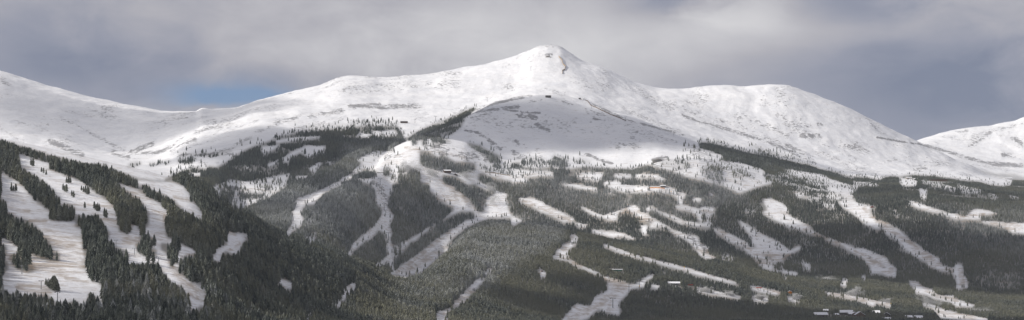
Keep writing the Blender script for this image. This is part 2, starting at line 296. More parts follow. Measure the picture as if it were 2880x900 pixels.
# grey willow and rock showing through the snow
RK = np.zeros((H_, W_), np.float32)
def K(v, wd, s): stroke(RK, s, wd, v)
for v, wd, s in [(.5, 14, 'U0 0,355 45,395'), (.35, 5, 'U0 30,492 100,500'), (.45, 7, 'U0 70,545 190,590'), (.5, 6, 'U0 210,600 310,615'), (.75, 12, 'U0 230,640 370,700'),
    (.4, 16, 'U0 0,580 100,640'), (.8, 10, 'U0 510,690 580,710'), (.9, 8, 'U0 590,690 690,650'), (.7, 8, 'U0 620,692 690,692'), (.7, 8, 'U0 700,695 880,630'), (.55, 12, 'U0 890,600 1000,570'),
    (.4, 12, 'U0 960,640 1100,560'), (.5, 10, 'U0 1160,600 1300,540'), (.6, 12, 'U0 1250,550 1546,500'), (.5, 10, 'U0 1300,590 1546,540'), (.6, 7, 'U0 780,705 1060,695'), (.3, 20, 'U0 1340,440 1546,400'),
    (.3, 30, 'U0 640,590 860,560'), (.3, 10, 'U0 430,480 700,500'), (.5, 8, 'U0 270,530 560,680'), (.35, 20, 'U0 1080,520 1400,450'),
    (.42, 30, 'U1 0,240 150,240'), (.42, 26, 'U1 170,230 520,220'), (.9, 8, 'U1 40,322 170,316'), (.9, 8, 'U1 170,325 350,318'), (1., 5, 'U1 560,362 640,330 700,305 780,287 860,274'), (.9, 4, 'U1 720,330 800,345 900,350'), (.9, 4, 'U1 560,430 620,440 700,490'), (.75, 7, 'U1 600,345 800,322'),
    (.95, 9, 'U1 800,358 880,372'), (.95, 7, 'U1 880,400 940,430'), (.6, 6, 'U1 680,415 730,435'), (.85, 6, 'U1 630,450 690,490'), (.6, 9, 'U1 700,500 830,560'), (.7, 5, 'U1 790,475 805,490'),
    (.6, 6, 'U1 1000,295 1045,315'), (.5, 10, 'U1 1100,340 1200,360'), (.75, 9, 'U1 1140,375 1200,405'), (.45, 12, 'U1 1270,330 1546,440'), (.45, 18, 'U1 1230,480 1340,500'),
    (.9, 5, 'U1 1120,540 1220,580'), (1., 6, 'U1 1415,570 1470,553'), (1., 6, 'U1 925,90 950,90'), (.35, 20, 'U1 560,420 900,520'), (.25, 25, 'U1 960,440 1400,440'), (.3, 14, 'U1 1240,320 1440,350'),
    (.5, 6, 'U1 855,300 905,290'), (.4, 14, 'U1 1000,200 1150,240'), (.5, 8, 'U1 480,400 680,350'), (.8, 4, 'U1 1095,290 1180,330 1290,380 1546,450'),
    (.3, 14, 'U2 40,465 110,460'), (.6, 7, 'U2 245,532 285,528'), (.5, 14, 'U2 330,545 400,575 480,620'), (.5, 14, 'U2 430,520 470,540'), (.6, 8, 'U2 510,575 640,560'), (.75, 12, 'U2 540,612 640,622'),
    (.65, 10, 'U2 470,655 590,720'), (.55, 20, 'U2 730,650 840,680'), (.5, 6, 'U2 860,740 980,722'), (.6, 10, 'U2 1050,765 1100,765'), (.8, 4, 'U2 880,622 980,640 1090,655'), (.95, 5, 'U2 1090,655 1250,702'),
    (.95, 6, 'U2 1250,705 1400,742'), (.95, 8, 'U2 1400,742 1546,750'), (.6, 8, 'U2 1240,600 1290,590'), (.6, 12, 'U2 1300,665 1400,590'), (.5, 10, 'U2 1400,590 1546,560'), (.8, 8, 'U2 1450,700 1500,705'),
    (.7, 12, 'U2 1490,620 1546,660'), (.65, 8, 'U2 0,525 250,600 430,660 600,735'), (.45, 16, 'U2 0,490 300,590 500,680'), (.4, 6, 'U2 1140,640 1240,690'), (.3, 20, 'U2 560,480 720,560'), (.3, 26, 'U2 600,700 900,760'),
    (.6, 8, 'D1 0,140 110,180'), (.5, 6, 'D1 150,185 260,190'), (.7, 8, 'D1 40,60 60,80'), (.5, 12, 'D1 880,60 930,110'), (.5, 10, 'D1 1040,20 1100,50'), (.75, 8, 'D1 1230,215 1300,195'), (.7, 6, 'D1 640,170 720,200 870,245'),
    (.8, 8, 'B1 360,485 520,460 620,460'), (.6, 12, 'B1 430,530 560,570'), (.5, 8, 'B1 20,120 220,30'), (.5, 8, 'B1 0,140 330,60'), (.6, 6, 'B1 60,175 330,165 540,110'), (.4, 12, 'B1 240,230 300,250'), (.5, 8, 'B1 560,90 700,20'),
    (.5, 22, 'C1 250,130 500,200'), (.55, 24, 'C1 760,100 1000,160 1250,200'), (.45, 20, 'D1 1240,260 1486,420'), (.3, 16, 'C1 860,80 1100,170'), (.5, 18, 'C1 320,420 420,620'), (.5, 20, 'E2 60,90 200,200'), (.4, 14, 'F2 60,220 300,350'), (.4, 20, 'C2 560,120 480,260'), (.4, 14, 'D1 900,680 1200,760'), (.5, 30, 'E1 100,150 600,350'), (.4, 40, 'U1 600,380 1200,420'), (.4, 30, 'U1 1200,400 1500,470'), (.35, 14, 'D1 60,180 500,250'), (.35, 18, 'E2 600,60 900,240'), (.4, 12, 'C2 600,330 900,130'), (.5, 10, 'C1 1400,90 1480,150'), (.4, 14, 'E1 900,300 1300,400')]:
    K(v, wd, s)
# brown grass showing through the thin snow of the runs
GR = np.zeros((H_, W_), np.float32)
def Gs(v, wd, s): stroke(GR, s, wd, v)
for v, wd, s in [(.32, 60, 'A2 60,300 800,350'), (.3, 50, 'A2 400,60 700,180'), (.45, 26, 'A2 180,520 420,560'), (.5, 16, 'A2 580,440 760,460'), (.45, 16, 'A2 30,410 260,430'), (.5, 10, 'A2 420,330 620,345'),
    (.5, 8, 'A1 260,745 400,745'), (.35, 12, 'A1 650,610 1000,620'), (.5, 12, 'A1 900,740 1150,780'), (.4, 30, 'A2 1100,130 1450,60'), (.45, 10, 'A1 1330,660 1440,680 1430,790'), (.5, 22, 'B2 30,360 120,480 280,600'),
    (.9, 12, 'B2 160,580 230,610 270,630'), (.45, 10, 'B2 100,240 250,230'), (.6, 6, 'B2 510,45 560,60'), (.4, 10, 'B2 480,220 600,140'), (.3, 26, 'A1 1040,440 1300,560'), (.35, 16, 'B1 40,550 180,560'), (.4, 8, 'A1 80,640 250,660'),
    (.75, 8, 'C2 480,390 640,280 800,150 950,30'), (.35, 20, 'C2 560,380 900,180'), (.35, 16, 'C1 850,550 1000,560'), (.5, 10, 'C1 560,110 680,120'), (.5, 8, 'C1 190,240 260,240'), (.3, 18, 'C1 860,370 1180,640'),
    (.45, 16, 'C2 900,740 1000,660 1120,560'), (.6, 12, 'D2 400,230 480,260 600,330'), (.4, 12, 'D2 520,90 440,200'), (.55, 18, 'D2 820,440 980,500'), (.5, 24, 'D2 950,520 760,680'), (.6, 14, 'D2 700,700 500,800'), (.55, 8, 'D2 540,690 660,750'), (.4, 14, 'D2 880,560 840,720'),
    (.5, 12, 'E2 150,200 270,240'), (.35, 30, 'E2 640,270 900,230'), (.35, 12, 'E2 300,20 600,190'), (.4, 12, 'E1 170,660 270,670'), (.3, 14, 'D1 100,580 500,740'), (.3, 20, 'D1 1000,660 1300,790'),
    (.6, 12, 'F1 100,640 200,740 340,800'), (.7, 10, 'F2 300,10 460,110 620,220 740,310 860,380'), (.45, 14, 'F2 470,170 600,220 700,330'), (.5, 14, 'F2 930,360 960,520'), (.7, 8, 'F2 10,200 110,250'), (.5, 14, 'F2 100,260 330,370'), (.45, 12, 'F2 540,480 720,590 900,640'),
    (.5, 14, 'F2 740,730 1050,790'), (.55, 10, 'F2 1340,10 1486,15'), (.4, 10, 'E2 620,520 850,565'), (.4, 10, 'E2 1300,580 1486,605'), (.5, 8, 'F1 1200,770 1486,790'), (.35, 8, 'F1 900,700 1240,690'), (.45, 10, 'F2 0,610 300,670'), (.4, 8, 'E2 1060,20 1400,160')]:
    Gs(v, wd / 2.2, s)

# ------------------------------------------------------------------ terrain
def pchip(x, y, q):
    h = np.diff(x); d = np.diff(y) / h
    m = np.zeros_like(y)
    s = (d[:-1] * d[1:]) > 0
    w1 = 2 * h[1:] + h[:-1]; w2 = h[1:] + 2 * h[:-1]
    with np.errstate(divide='ignore', invalid='ignore'):
        hm = (w1 + w2) / (w1 / d[:-1] + w2 / d[1:])
    m[1:-1] = np.where(s, hm, 0); m[0] = d[0]; m[-1] = d[-1]
    i = np.clip(np.searchsorted(x, q) - 1, 0, len(x) - 2)
    t = (q - x[i]) / h[i]
    return ((1 + 2 * t) * (1 - t) ** 2 * y[i] + t * (1 - t) ** 2 * h[i] * m[i] + t * t * (3 - 2 * t) * y[i + 1] + t * t * (t - 1) * h[i] * m[i + 1])
def ln(s):
    a = np.array([[float(q) for q in t.split(',')] for t in s.split()])
    return a
UC = np.concatenate([np.arange(-1700, -40, 14), np.arange(-40, 2920, 2.2), np.arange(2920, 4590, 14)]).astype(float)
def lay(vs, ys):
    a = ln(vs); b = ln(ys)
    v = pchip(a[:, 0], a[:, 1], UC); y = pchip(b[:, 0], b[:, 1], UC)
    k = np.ones(9) / 9
    sm = lambda z: np.convolve(np.pad(z, 4, mode='edge'), k, mode='valid')
    return v, sm(y)
A_v, A_y = lay('-1700,330 -400,370 0,407 130,430 260,458 400,492 480,515 530,526 577,548 620,575 650,592 680,606 710,628 745,655 835,686 884,706 960,728 1025,750 1090,774 1141,780 1186,774 1218,748 1250,726 1283,690 1315,655 1345,640 1400,634 1480,640 1600,662 1665,672 1760,690 1795,695 1920,726 2017,740 2080,756 2146,772 2190,780 2260,790 2400,800 2560,825 2880,868 4580,880',
             '-1700,4500 0,4500 480,4400 650,4200 740,4100 884,4200 1025,4600 1141,5000 1250,5400 1380,5800 1600,5700 1920,5500 2260,5500 2880,5300 4580,5300')
L_y = pchip(*ln('-1700,1800 0,1900 480,2000 800,2600 1150,3300 1500,3900 2000,4400 2880,4550 4580,4600').T, UC)
Ad = pchip(*ln('-1700,35 700,35 884,25 1025,15 1141,5 1250,8 1380,8 1600,12 1920,10 2260,-6 2880,-26 4580,-26').T, UC)
B_v, B_y = lay('-1700,480 0,480 300,500 430,520 560,585 620,620 680,648 738,640 803,610 868,575 932,540 976,520 1050,480 1108,418 1180,394 1250,394 1300,400 1350,422 1440,452 1530,447 1620,457 1700,472 1780,482 1830,457 1860,445 1900,442 1960,442 2050,472 2124,500 2275,540 2400,550 2600,560 2880,590 4580,620',
             '-1700,5800 300,5700 430,5600 560,5200 620,5000 680,4900 738,5000 803,5300 868,5600 932,5900 976,6100 1050,6500 1108,7000 1300,7100 1440,7050 1620,7000 1780,6800 1900,6900 2124,6800 2400,6600 2880,6400 4580,6400')
Bd = pchip(*ln('-1700,-10 1050,-10 1108,-3 1180,5 1250,8 1350,8 1530,5 1700,3 1780,0 1830,4 1900,6 1960,2 2050,-8 2880,-10 4580,-10').T, UC)
C_v, C_y = lay('-1700,450 0,450 300,468 430,490 560,545 620,588 654,600 680,600 738,572 803,536 868,502 932,470 976,446 1050,420 1108,405 1165,392 1240,360 1340,312 1431,278 1543,269 1610,276 1744,315 1900,377 1968,405 2124,443 2275,471 2400,502 2600,507 2755,518 2880,532 3200,540 4580,560',
             '-1700,7500 0,7500 300,7000 430,6600 560,6000 620,5700 680,5750 738,5900 803,6100 868,6300 932,6600 976,6900 1050,7200 1108,7450 1165,7600 1240,7800 1340,8000 1431,8200 1543,8300 1610,8400 1744,8300 1900,8100 1968,8000 2124,7900 2400,7900 2755,7800 4580,7700')
Cd = pchip(*ln('-1700,-8 600,-8 680,16 932,16 976,4 1240,4 1340,6 1431,6 1543,5 1744,4 1900,3 2124,2 2275,-5 4580,-5').T, UC)
M_v, M_y = lay('-1700,330 0,330 150,370 300,430 430,452 560,430 700,400 827,382 1006,352 1120,337 1240,320 1340,290 1431,262 1543,236 1610,236 1744,275 1900,325 1968,345 2124,385 2275,425 2400,455 2600,482 2755,500 2880,515 4580,530',
             '-1700,9000 0,9000 300,8300 430,7800 560,7500 700,7600 827,7900 1006,8300 1240,8700 1431,9000 1543,9100 1744,9100 2124,9000 2400,8900 4580,8800')
D_v, D_y = lay('-1700,300 -900,120 -300,150 0,205 67,229 168,259 280,288 369,304 470,322 548,328 570,319 593,321 648,322 727,300 805,276 894,249 984,220 1028,220 1073,225 1163,218 1263,201 1364,182 1442,164 1498,142 1519,135 1545,132 1572,135 1600,150 1640,174 1699,192 1789,235 1856,250 1923,252 2012,246 2090,243 2158,239 2208,241 2281,265 2370,298 2460,341 2527,375 2583,399 2640,424 2665,436 2690,451 2723,466 2765,488 2810,503 2880,513 4580,528',
             '-1700,10500 0,10500 560,10600 1000,10200 1530,9900 1900,10000 2200,9900 2583,9800 2740,9500 4580,9400')
Dd = pchip(*ln('-1700,60 2450,60 2583,15 2665,8 2740,3 2880,-3 4580,-3').T, UC)
E0v = pchip(*ln('-1700,470 2450,470 2583,425 2658,441 2723,452 2788,460 2880,464 4580,470').T, UC)
E_v, E_y = lay('-1700,480 2350,480 2540,410 2583,399 2660,376 2740,360 2780,356 2817,347 2850,343 2880,333 3100,300 3500,330 4580,400', '-1700,13200 4580,13200')

YR = np.concatenate([np.linspace(40, 1700, 40)[:-1], np.arange(1700, 10900, 9.0), np.arange(10900, 13300, 16), np.linspace(13300, 17000, 24)])
NU, NY = len(UC), len(YR)
Z = np.zeros((NY, NU))
for j in range(NU):
    f = lambda v, y: (VH - v) / FP * y
    ys = [0, 500, 1300, L_y[j], A_y[j], A_y[j] + 300, B_y[j], B_y[j] + 200, C_y[j], C_y[j] + 250, max(M_y[j], C_y[j] + 420), D_y[j], D_y[j] + 500, 11600, 13200, 17000]
    vs = [None, None, None, 915, A_v[j], A_v[j] + Ad[j], B_v[j], B_v[j] + Bd[j], C_v[j], C_v[j] + Cd[j], M_v[j], D_v[j], D_v[j] + Dd[j], E0v[j], E_v[j], None]
    zs = [f(v, y) if v is not None else None for v, y in zip(vs, ys)]
    zs[0], zs[1], zs[2], zs[-1] = -4, -60, -72, 150
    Z[:, j] = pchip(np.array(ys, float), np.array(zs, float), YR)
XG = (UC[None, :] - 1440) / FP * YR[:, None]
YG = np.repeat(YR[:, None], NU, 1)

_g = np.random.default_rng(5).random((512, 512))
def vnoise(x, y):
    xi = np.floor(x).astype(int); yi = np.floor(y).astype(int); fx = x - xi; fy = y - yi
    fx = fx * fx * fx * (fx * (fx * 6 - 15) + 10); fy = fy * fy * fy * (fy * (fy * 6 - 15) + 10)
    a = _g[yi % 512, xi % 512]; b = _g[yi % 512, (xi + 1) % 512]; c = _g[(yi + 1) % 512, xi % 512]; d = _g[(yi + 1) % 512, (xi + 1) % 512]
    return (a * (1 - fx) + b * fx) * (1 - fy) + (c * (1 - fx) + d * fx) * fy - 0.5
def fbm(x, y, o=4, r=.5):
    t = 0; a = 1
    for i in range(o):
        t = t + a * vnoise(x * 2 ** i + 17.3 * i, y * 2 ** i + 9.1 * i); a *= r
    return t
hi = np.clip((YG - 6800) / 1500, 0, 1)
wx = XG + 90 * fbm(XG / 400, YG / 400, 3); wy = YG + 90 * fbm(XG / 400 + 50, YG / 400, 3)
ridged = lambda a: 0.5 - np.abs(a)
gul = fbm(wx / 170 + 3, wy / 620, 4, .55)                     # gullies run up and down the slope
amp_lo = np.clip((YG - 1500) / 800, 0, 1)
Z += amp_lo * (1 - hi) * (9 * fbm(wx / 420, wy / 420, 4, .45)) + hi * (9 * gul + 5 * fbm(XG / 120, YG / 120, 4, .55))
# running horizon along each column
TAN = Z / YG
RM = np.maximum.accumulate(TAN, axis=0)
VEF = VH - FP * RM                      # photo row under which each point lies or is hidden
VIS = TAN >= RM - 0.0009

def samp(R, u, v):
    ui = np.clip(u.astype(int), 0, W_ - 1); vi = np.clip(v.astype(int), 0, H_ - 1)
    return R[vi, ui]
UG = np.repeat(UC[None, :], NY, 0)
rk = samp(RK, UG, VEF) ; gr = samp(GR, UG, VEF); fo = samp(blur(FOR, 3), UG, VEF)
rk = rk * np.clip(1.55 + 2.4 * fbm(wx / 38 + 7, wy / 90, 4, .6), .08, 1.5)
rk = np.maximum(rk, hi * np.clip(.25 + .9 * fbm(wx / 120, wy / 330, 4, .6), 0, .66))
rk = np.maximum(rk, np.where((YG < 7400) & (UG > 600), np.clip(.16 + .5 * fbm(XG / 50 + 5, YG / 80, 3), 0, .42), 0))
gr = (gr + .16 * (YG < 6800)) * np.clip(1.1 + 1.2 * fbm(XG / 60, YG / 60, 3), .2, 1.6)
rk = np.minimum(rk, 1.04 + .8 * fbm(wx / 22, wy / 40, 3)); gr = np.minimum(gr, .5 + .4 * fbm(XG / 22, YG / 30, 3))
out = (UG < 0) | (UG > W_ - 1)
rk = np.where(out | ~VIS, np.clip(0.25 + 0.6 * fbm(XG / 300, YG / 500, 3), 0, .6) * np.clip((YG - 7000) / 800, 0, 1), rk)
gr = np.where(out | ~VIS, np.clip(0.1 + 0.5 * fbm(XG / 160, YG / 160, 3), 0, .5) * (YG < 7000), gr)
gr = np.where(YG < 1850, .55, gr)

def mesh_from(name, verts, faces, mat, attrs={}):
    me = bpy.data.meshes.new(name)
    me.vertices.add(len(verts)); me.vertices.foreach_set('co', np.asarray(verts, np.float32).ravel())
    faces = np.asarray(faces, np.int32); n = faces.shape[1]
    me.loops.add(faces.size); me.loops.foreach_set('vertex_index', faces.ravel())
    me.polygons.add(len(faces)); me.polygons.foreach_set('loop_start', np.arange(0, faces.size, n, dtype=np.int32))
    me.update(calc_edges=True)
    me.polygons.foreach_set('use_smooth', np.ones(len(faces), bool))
    for k, a in attrs.items():
        at = me.attributes.new(k, 'FLOAT', 'POINT'); at.data.foreach_set('value', np.asarray(a, np.float32).ravel())
    if mat: me.materials.append(mat)
    return me

# ------------------------------------------------------------------ materials
def mat(name, col, rough=.8, metal=0.0, var=0.0, scale=1.0):
    m = bpy.data.materials.new(name); m.use_nodes = True
    nt = m.node_tree; b = nt.nodes['Principled BSDF']
    b.inputs['Base Color'].default_value = (*col, 1); b.inputs['Roughness'].default_value = rough; b.inputs['Metallic'].default_value = metal
    b.inputs['Specular IOR Level'].default_value = .25
    t = nt.nodes.new('ShaderNodeTexCoord'); n = nt.nodes.new('ShaderNodeTexNoise'); n.inputs['Scale'].default_value = scale; n.inputs['Detail'].default_value = 4
    nt.links.new(t.outputs['Object'], n.inputs['Vector'])
    r = nt.nodes.new('ShaderNodeValToRGB'); nt.links.new(n.outputs['Fac'], r.inputs[0])
    v = var or .12
    r.color_ramp.elements[0].position = .3; r.color_ramp.elements[1].position = .7
    r.color_ramp.elements[0].color = tuple(c * (1 - v) for c in col) + (1,); r.color_ramp.elements[1].color = tuple(min(1, c * (1 + v)) for c in col) + (1,)
    nt.links.new(r.outputs[0], b.inputs['Base Color'])
    return m

def ground_material():
    m = bpy.data.materials.new('snowy_ground'); m.use_nodes = True
    nt = m.node_tree; N, L = nt.nodes, nt.links; b = N['Principled BSDF']
    b.inputs['Roughness'].default_value = .75; b.inputs['Specular IOR Level'].default_value = .15
    t = N.new('ShaderNodeTexCoord')
    def noise(sx, sy, sz, det, ro, off=0., dist=0.):
        mp = N.new('ShaderNodeMapping'); L.new(t.outputs['Object'], mp.inputs[0])
        mp.inputs['Scale'].default_value = (sx, sy, sz); mp.inputs['Location'].default_value = (off, off, off)
        n = N.new('ShaderNodeTexNoise'); L.new(mp.outputs[0], n.inputs['Vector']); n.inputs['Scale'].default_value = 1
        n.inputs['Detail'].default_value = det; n.inputs['Roughness'].default_value = ro; n.inputs['Distortion'].default_value = dist
        return n.outputs['Fac']
    def attr(k):
        a = N.new('ShaderNodeAttribute'); a.attribute_name = k; return a.outputs['Fac']
    M = lambda op, a, b_=None, c=None, clamp=False: mnode(N, L, op, a, b_, c, clamp)
    rn = noise(1 / 14, 1 / 26, 1 / 6, 7, .66, 3, .4); rn2 = noise(1 / 9, 1 / 9, 1 / 5, 4, .6, 8)
    rmix = M('ADD', M('MULTIPLY', rn, .72), M('MULTIPLY', rn2, .28))
    rf = M('MULTIPLY', M('SUBTRACT', M('ADD', rmix, M('MULTIPLY', attr('rock'), .30)), .69), 11, clamp=True)
    gn = noise(1 / 34, 1 / 40, 1 / 5, 7, .66, 21, .8); gn2 = noise(1 / 6, 1 / 9, 1 / 3, 4, .6, 11)
    gmix = M('ADD', M('MULTIPLY', gn, .7), M('MULTIPLY', gn2, .3))
    gf = M('MULTIPLY', M('MULTIPLY', M('SUBTRACT', M('ADD', gmix, M('MULTIPLY', attr('grass'), .36)), .55), 5, clamp=True), .72)
    ff = M('MULTIPLY', attr('wood'), .86)
    def mixc(f, a, b_):
        x = N.new('ShaderNodeMixRGB')
        (L.new(f, x.inputs[0]) if not isinstance(f, float) else None)
        for i, c in ((1, a), (2, b_)):
            if isinstance(c, tuple): x.inputs[i].default_value = (*c, 1)
            else: L.new(c, x.inputs[i])
        return x.outputs[0]
    sn = noise(1 / 120, 1 / 120, 1 / 60, 6, .6, 5)
    snow = mixc(M('MULTIPLY', M('SUBTRACT', sn, .3), 2.2, clamp=True), (.74, .755, .79), (.87, .875, .89))
    c = mixc(ff, snow, (.17, .165, .15))
    gcol = mixc(gn2, (.22, .155, .10), (.38, .30, .215))
    c = mixc(gf, c, gcol)
    rcol = mixc(rn2, (.10, .10, .11), (.24, .23, .235))
    c = mixc(M('MULTIPLY', rf, .78), c, rcol)
    L.new(c, b.inputs['Base Color'])
    h = M('ADD', M('MULTIPLY', noise(1 / 45, 1 / 45, 1 / 45, 9, .62, 2), 6), M('MULTIPLY', M('MULTIPLY', rf, rn2), 3))
    bp = N.new('ShaderNodeBump'); bp.inputs['Strength'].default_value = .8; bp.inputs['Distance'].default_value = 1.0
    L.new(h, bp.inputs['Height']); L.new(bp.outputs[0], b.inputs['Normal'])
    return m
GM = ground_material()
idx = np.arange(NY * NU, dtype=np.int32).reshape(NY, NU)
fc = np.stack([idx[:-1, :-1], idx[:-1, 1:], idx[1:, 1:], idx[1:, :-1]], -1).reshape(-1, 4)
vt = np.stack([XG, YG, Z], -1).reshape(-1, 3)
me = mesh_from('mountain_terrain', vt, fc, GM, {'rock': rk, 'grass': gr, 'wood': fo})
terrain = bpy.data.objects.new('mountain_terrain', me); C.objects.link(terrain); terrain['kind'] = 'structure'

# the plain the mountains stand on, out to the horizon
gx = np.linspace(-30000, 30000, 25); gy = np.linspace(-14000, 46000, 25)
GX, GY = np.meshgrid(gx, gy); gi = np.arange(625).reshape(25, 25)
gf_ = np.stack([gi[:-1, :-1], gi[:-1, 1:], gi[1:, 1:], gi[1:, :-1]], -1).reshape(-1, 4)
me = mesh_from('ground', np.stack([GX, GY, GX * 0 - 78.0], -1).reshape(-1, 3), gf_, GM, {'rock': GX * 0, 'grass': GX * 0 + .5, 'wood': GX * 0 + .3})
g = bpy.data.objects.new('ground', me); C.objects.link(g); g['kind'] = 'structure'

def grid_at(X, Y, A):
    u = 1440 + FP * X / Y
    j = np.clip(np.searchsorted(UC, u) - 1, 0, NU - 2); i = np.clip(np.searchsorted(YR, Y) - 1, 0, NY - 2)
    tj = np.clip((u - UC[j]) / (UC[j + 1] - UC[j]), 0, 1); ti = np.clip((Y - YR[i]) / (YR[i + 1] - YR[i]), 0, 1)
    return (A[i, j] * (1 - ti) * (1 - tj) + A[i + 1, j] * ti * (1 - tj) + A[i, j + 1] * (1 - ti) * tj + A[i + 1, j + 1] * ti * tj)
def zat(x, y): return float(grid_at(np.array([x]), np.array([y]), Z)[0])
def spot(u, v):
    """ground point seen at photo column u, row v"""
    j = int(np.clip(np.searchsorted(UC, u), 0, NU - 1))
    col = VEF[:, j]; k = np.nonzero((col <= v) & (YR > 1500))[0]
    i = int(k[0]) if len(k) else NY - 1
    if i > 0 and col[i - 1] > v:
        t = (col[i - 1] - v) / max(col[i - 1] - col[i], 1e-6); y = YR[i - 1] + t * (YR[i] - YR[i - 1])
    else: y = YR[i]
    x = (u - 1440) / FP * y
    return x, y, zat(x, y)
def tspot(tile, x, y): return spot(*tp(tile, x, y))

CLEAR = []
BUILD = {
 'lodge': ('C1', 922, 328, 60), 'lodge_small': ('C1', 996, 348, 26), 'lift_hut': ('D1', 1315, 452, 44), 'terminal': ('C1', 345, 345, 70),
 'green': ('D2', 905, 378, 110), 'white_roof': ('D2', 1410, 494, 100), 'red_a': ('E2', 68, 520, 40), 'red_b': ('E2', 665, 545, 50), 'orange_box': ('E2', 934, 577, 30),
 'v1': ('E2', 1200, 782, 115), 'v2': ('E2', 1245, 745, 40), 'v3': ('E2', 1425, 762, 110), 'v4': ('E2', 1338, 768, 36), 'v5': ('F2', 8, 778, 50), 'v6': ('F2', 52, 782, 80), 'v7': ('F2', 188, 752, 80),
 'v8': ('F2', 290, 782, 60), 'v9': ('F2', 480, 792, 60), 'v10': ('F2', 565, 796, 70), 'v11': ('F2', 285, 812, 70), 'v12': ('E2', 1470, 775, 60),
 'hall': ('F1', 742, 402, 150), 'cabin_a': ('F1', 484, 378, 46), 'cabin_b': ('F1', 545, 388, 36), 'red_hut': ('F1', 162, 630, 26), 'far_lodge': ('F1', 1352, 384, 56),
 'ridge_hut': ('U1', 937, 281, 24), 'ridge_hut_b': ('U1', 1080, 289, 10), 'far_station': ('U1', 284, 396, 32), 'shed': ('C2', 186, 455, 50), 'pump': ('C2', 1155, 552, 24), 'red_cat': ('D2', 262, 385, 14)}
SP = {}
for k_, (t_, x_, y_, w_) in BUILD.items():
    x0_, y0_, z0_ = tspot(t_, x_, y_)
    wm_ = w_ / (1.61 if t_[0] == 'U' else 3.096) * y0_ / FP
    SP[k_] = (x0_, y0_, z0_, wm_); CLEAR.append((x0_, y0_, wm_ * .5 + 3, {'hall': 240, 'cabin_a': 160, 'cabin_b': 120, 'far_lodge': 160}.get(k_, 95 if k_[0] == 'v' else 42)))
# ------------------------------------------------------------------ conifers
def crown_material():
    m = bpy.data.materials.new('needles'); m.use_nodes = True
    nt = m.node_tree; N, L = nt.nodes, nt.links; b = N['Principled BSDF']
    b.inputs['Roughness'].default_value = .85; b.inputs['Specular IOR Level'].default_value = .1
    M = lambda op, a, b_=None, c=None, clamp=False: mnode(N, L, op, a, b_, c, clamp)
    def at(kind, k):
        a = N.new('ShaderNodeAttribute'); a.attribute_type = kind; a.attribute_name = k; return a.outputs['Fac']
    frost = M('ADD', at('INSTANCER', 'frost'), at('OBJECT', 'frost'))
    warm = M('ADD', at('INSTANCER', 'warm'), at('OBJECT', 'warm'))
    oi = N.new('ShaderNodeObjectInfo'); ge = N.new('ShaderNodeNewGeometry'); tcn = N.new('ShaderNodeTexCoord')
    def mixc(f, a, b_):
        x = N.new('ShaderNodeMixRGB'); L.new(f, x.inputs[0])
        for i, c in ((1, a), (2, b_)):
            if isinstance(c, tuple): x.inputs[i].default_value = (*c, 1)
            else: L.new(c, x.inputs[i])
        return x.outputs[0]
    base = mixc(oi.outputs['Random'], (.033, .042, .038), (.128, .142, .120))
    base = mixc(warm, base, (.155, .156, .112))
    nz = N.new('ShaderNodeTexNoise'); nz.inputs['Scale'].default_value = 1.1; nz.inputs['Detail'].default_value = 3; L.new(tcn.outputs['Object'], nz.inputs['Vector'])
    sep = N.new('ShaderNodeSeparateXYZ'); L.new(ge.outputs['True Normal'], sep.inputs[0])
    up = M('ABSOLUTE', sep.outputs[2])
    f = M('MULTIPLY', M('ADD', M('MULTIPLY', M('SUBTRACT', nz.outputs['Fac'], .5), 2.4), M('ADD', M('MULTIPLY', frost, 1.25), M('MULTIPLY', M('SUBTRACT', up, .5), .35))), 1.0, clamp=True)
    f = M('MULTIPLY', f, M('ADD', M('MULTIPLY', frost, .62), .05), clamp=True)
    c = mixc(f, base, (.60, .62, .64))
    L.new(c, b.inputs['Base Color'])
    return m
CM = crown_material()
TM = mat('bark', (.13, .10, .08), .9, var=.3, scale=3)

def crown_geo(r, h=1.0, layers=9, spikes=9, width=.19, bare=.08, blunt=0.0):
    V, Fc = [], []
    for k in range(layers):
        t = k / (layers - 1)
        z0 = bare + (1 - bare) * t * .93                          # outer tips
        prof = (1 - t) ** (.8 - .35 * blunt) * (1 - .35 * blunt * (1 - t))
        if t < .12: prof *= .8
        rad = width * prof * r.uniform(.8, 1.15) + .012
        z1 = min(1.0, z0 + (1 - bare) / layers * 2.1 + .02)
        top = len(V); V.append((r.uniform(-.006, .006), r.uniform(-.006, .006), z1))
        a0 = r.uniform(0, 6.28); ring = []
        for s in range(spikes * 2):
            a = a0 + math.pi * s / spikes + r.uniform(-.12, .12)
            q = rad * (r.uniform(.75, 1.2) if s % 2 == 0 else r.uniform(.35, .6))
            zz = z0 - (r.uniform(0, .03) if s % 2 == 0 else -r.uniform(.01, .035))
            ring.append(len(V)); V.append((q * math.cos(a), q * math.sin(a), zz))
        for s in range(len(ring)): Fc.append((top, ring[s], ring[(s + 1) % len(ring)]))
    return V, Fc
def trunk_geo(hh=.5, r0=.016, n=6):
    V, Fc = [], []
    for k, (z, q) in enumerate([(-.06, r0 * 1.25), (0.04, r0), (hh, r0 * .55)]):
        for s in range(n): V.append((q * math.cos(6.283 * s / n), q * math.sin(6.283 * s / n), z))
    for k in range(2):
        for s in range(n): Fc.append((k * n + s, k * n + (s + 1) % n, (k + 1) * n + (s + 1) % n)); Fc.append((k * n + s, (k + 1) * n + (s + 1) % n, (k + 1) * n + s))
    return V, Fc
H0 = 15.0
def tri_mesh(name, V, Fc, m, sc_=H0):
    me = mesh_from(name, np.array(V) * sc_, Fc, m); me.polygons.foreach_set('use_smooth', np.zeros(len(Fc), bool)); return me
r_ = random.Random(3)
crowns, trunks, stands = [], [], []
trunk_me = tri_mesh('trunk', *trunk_geo(), TM)
NK = 8
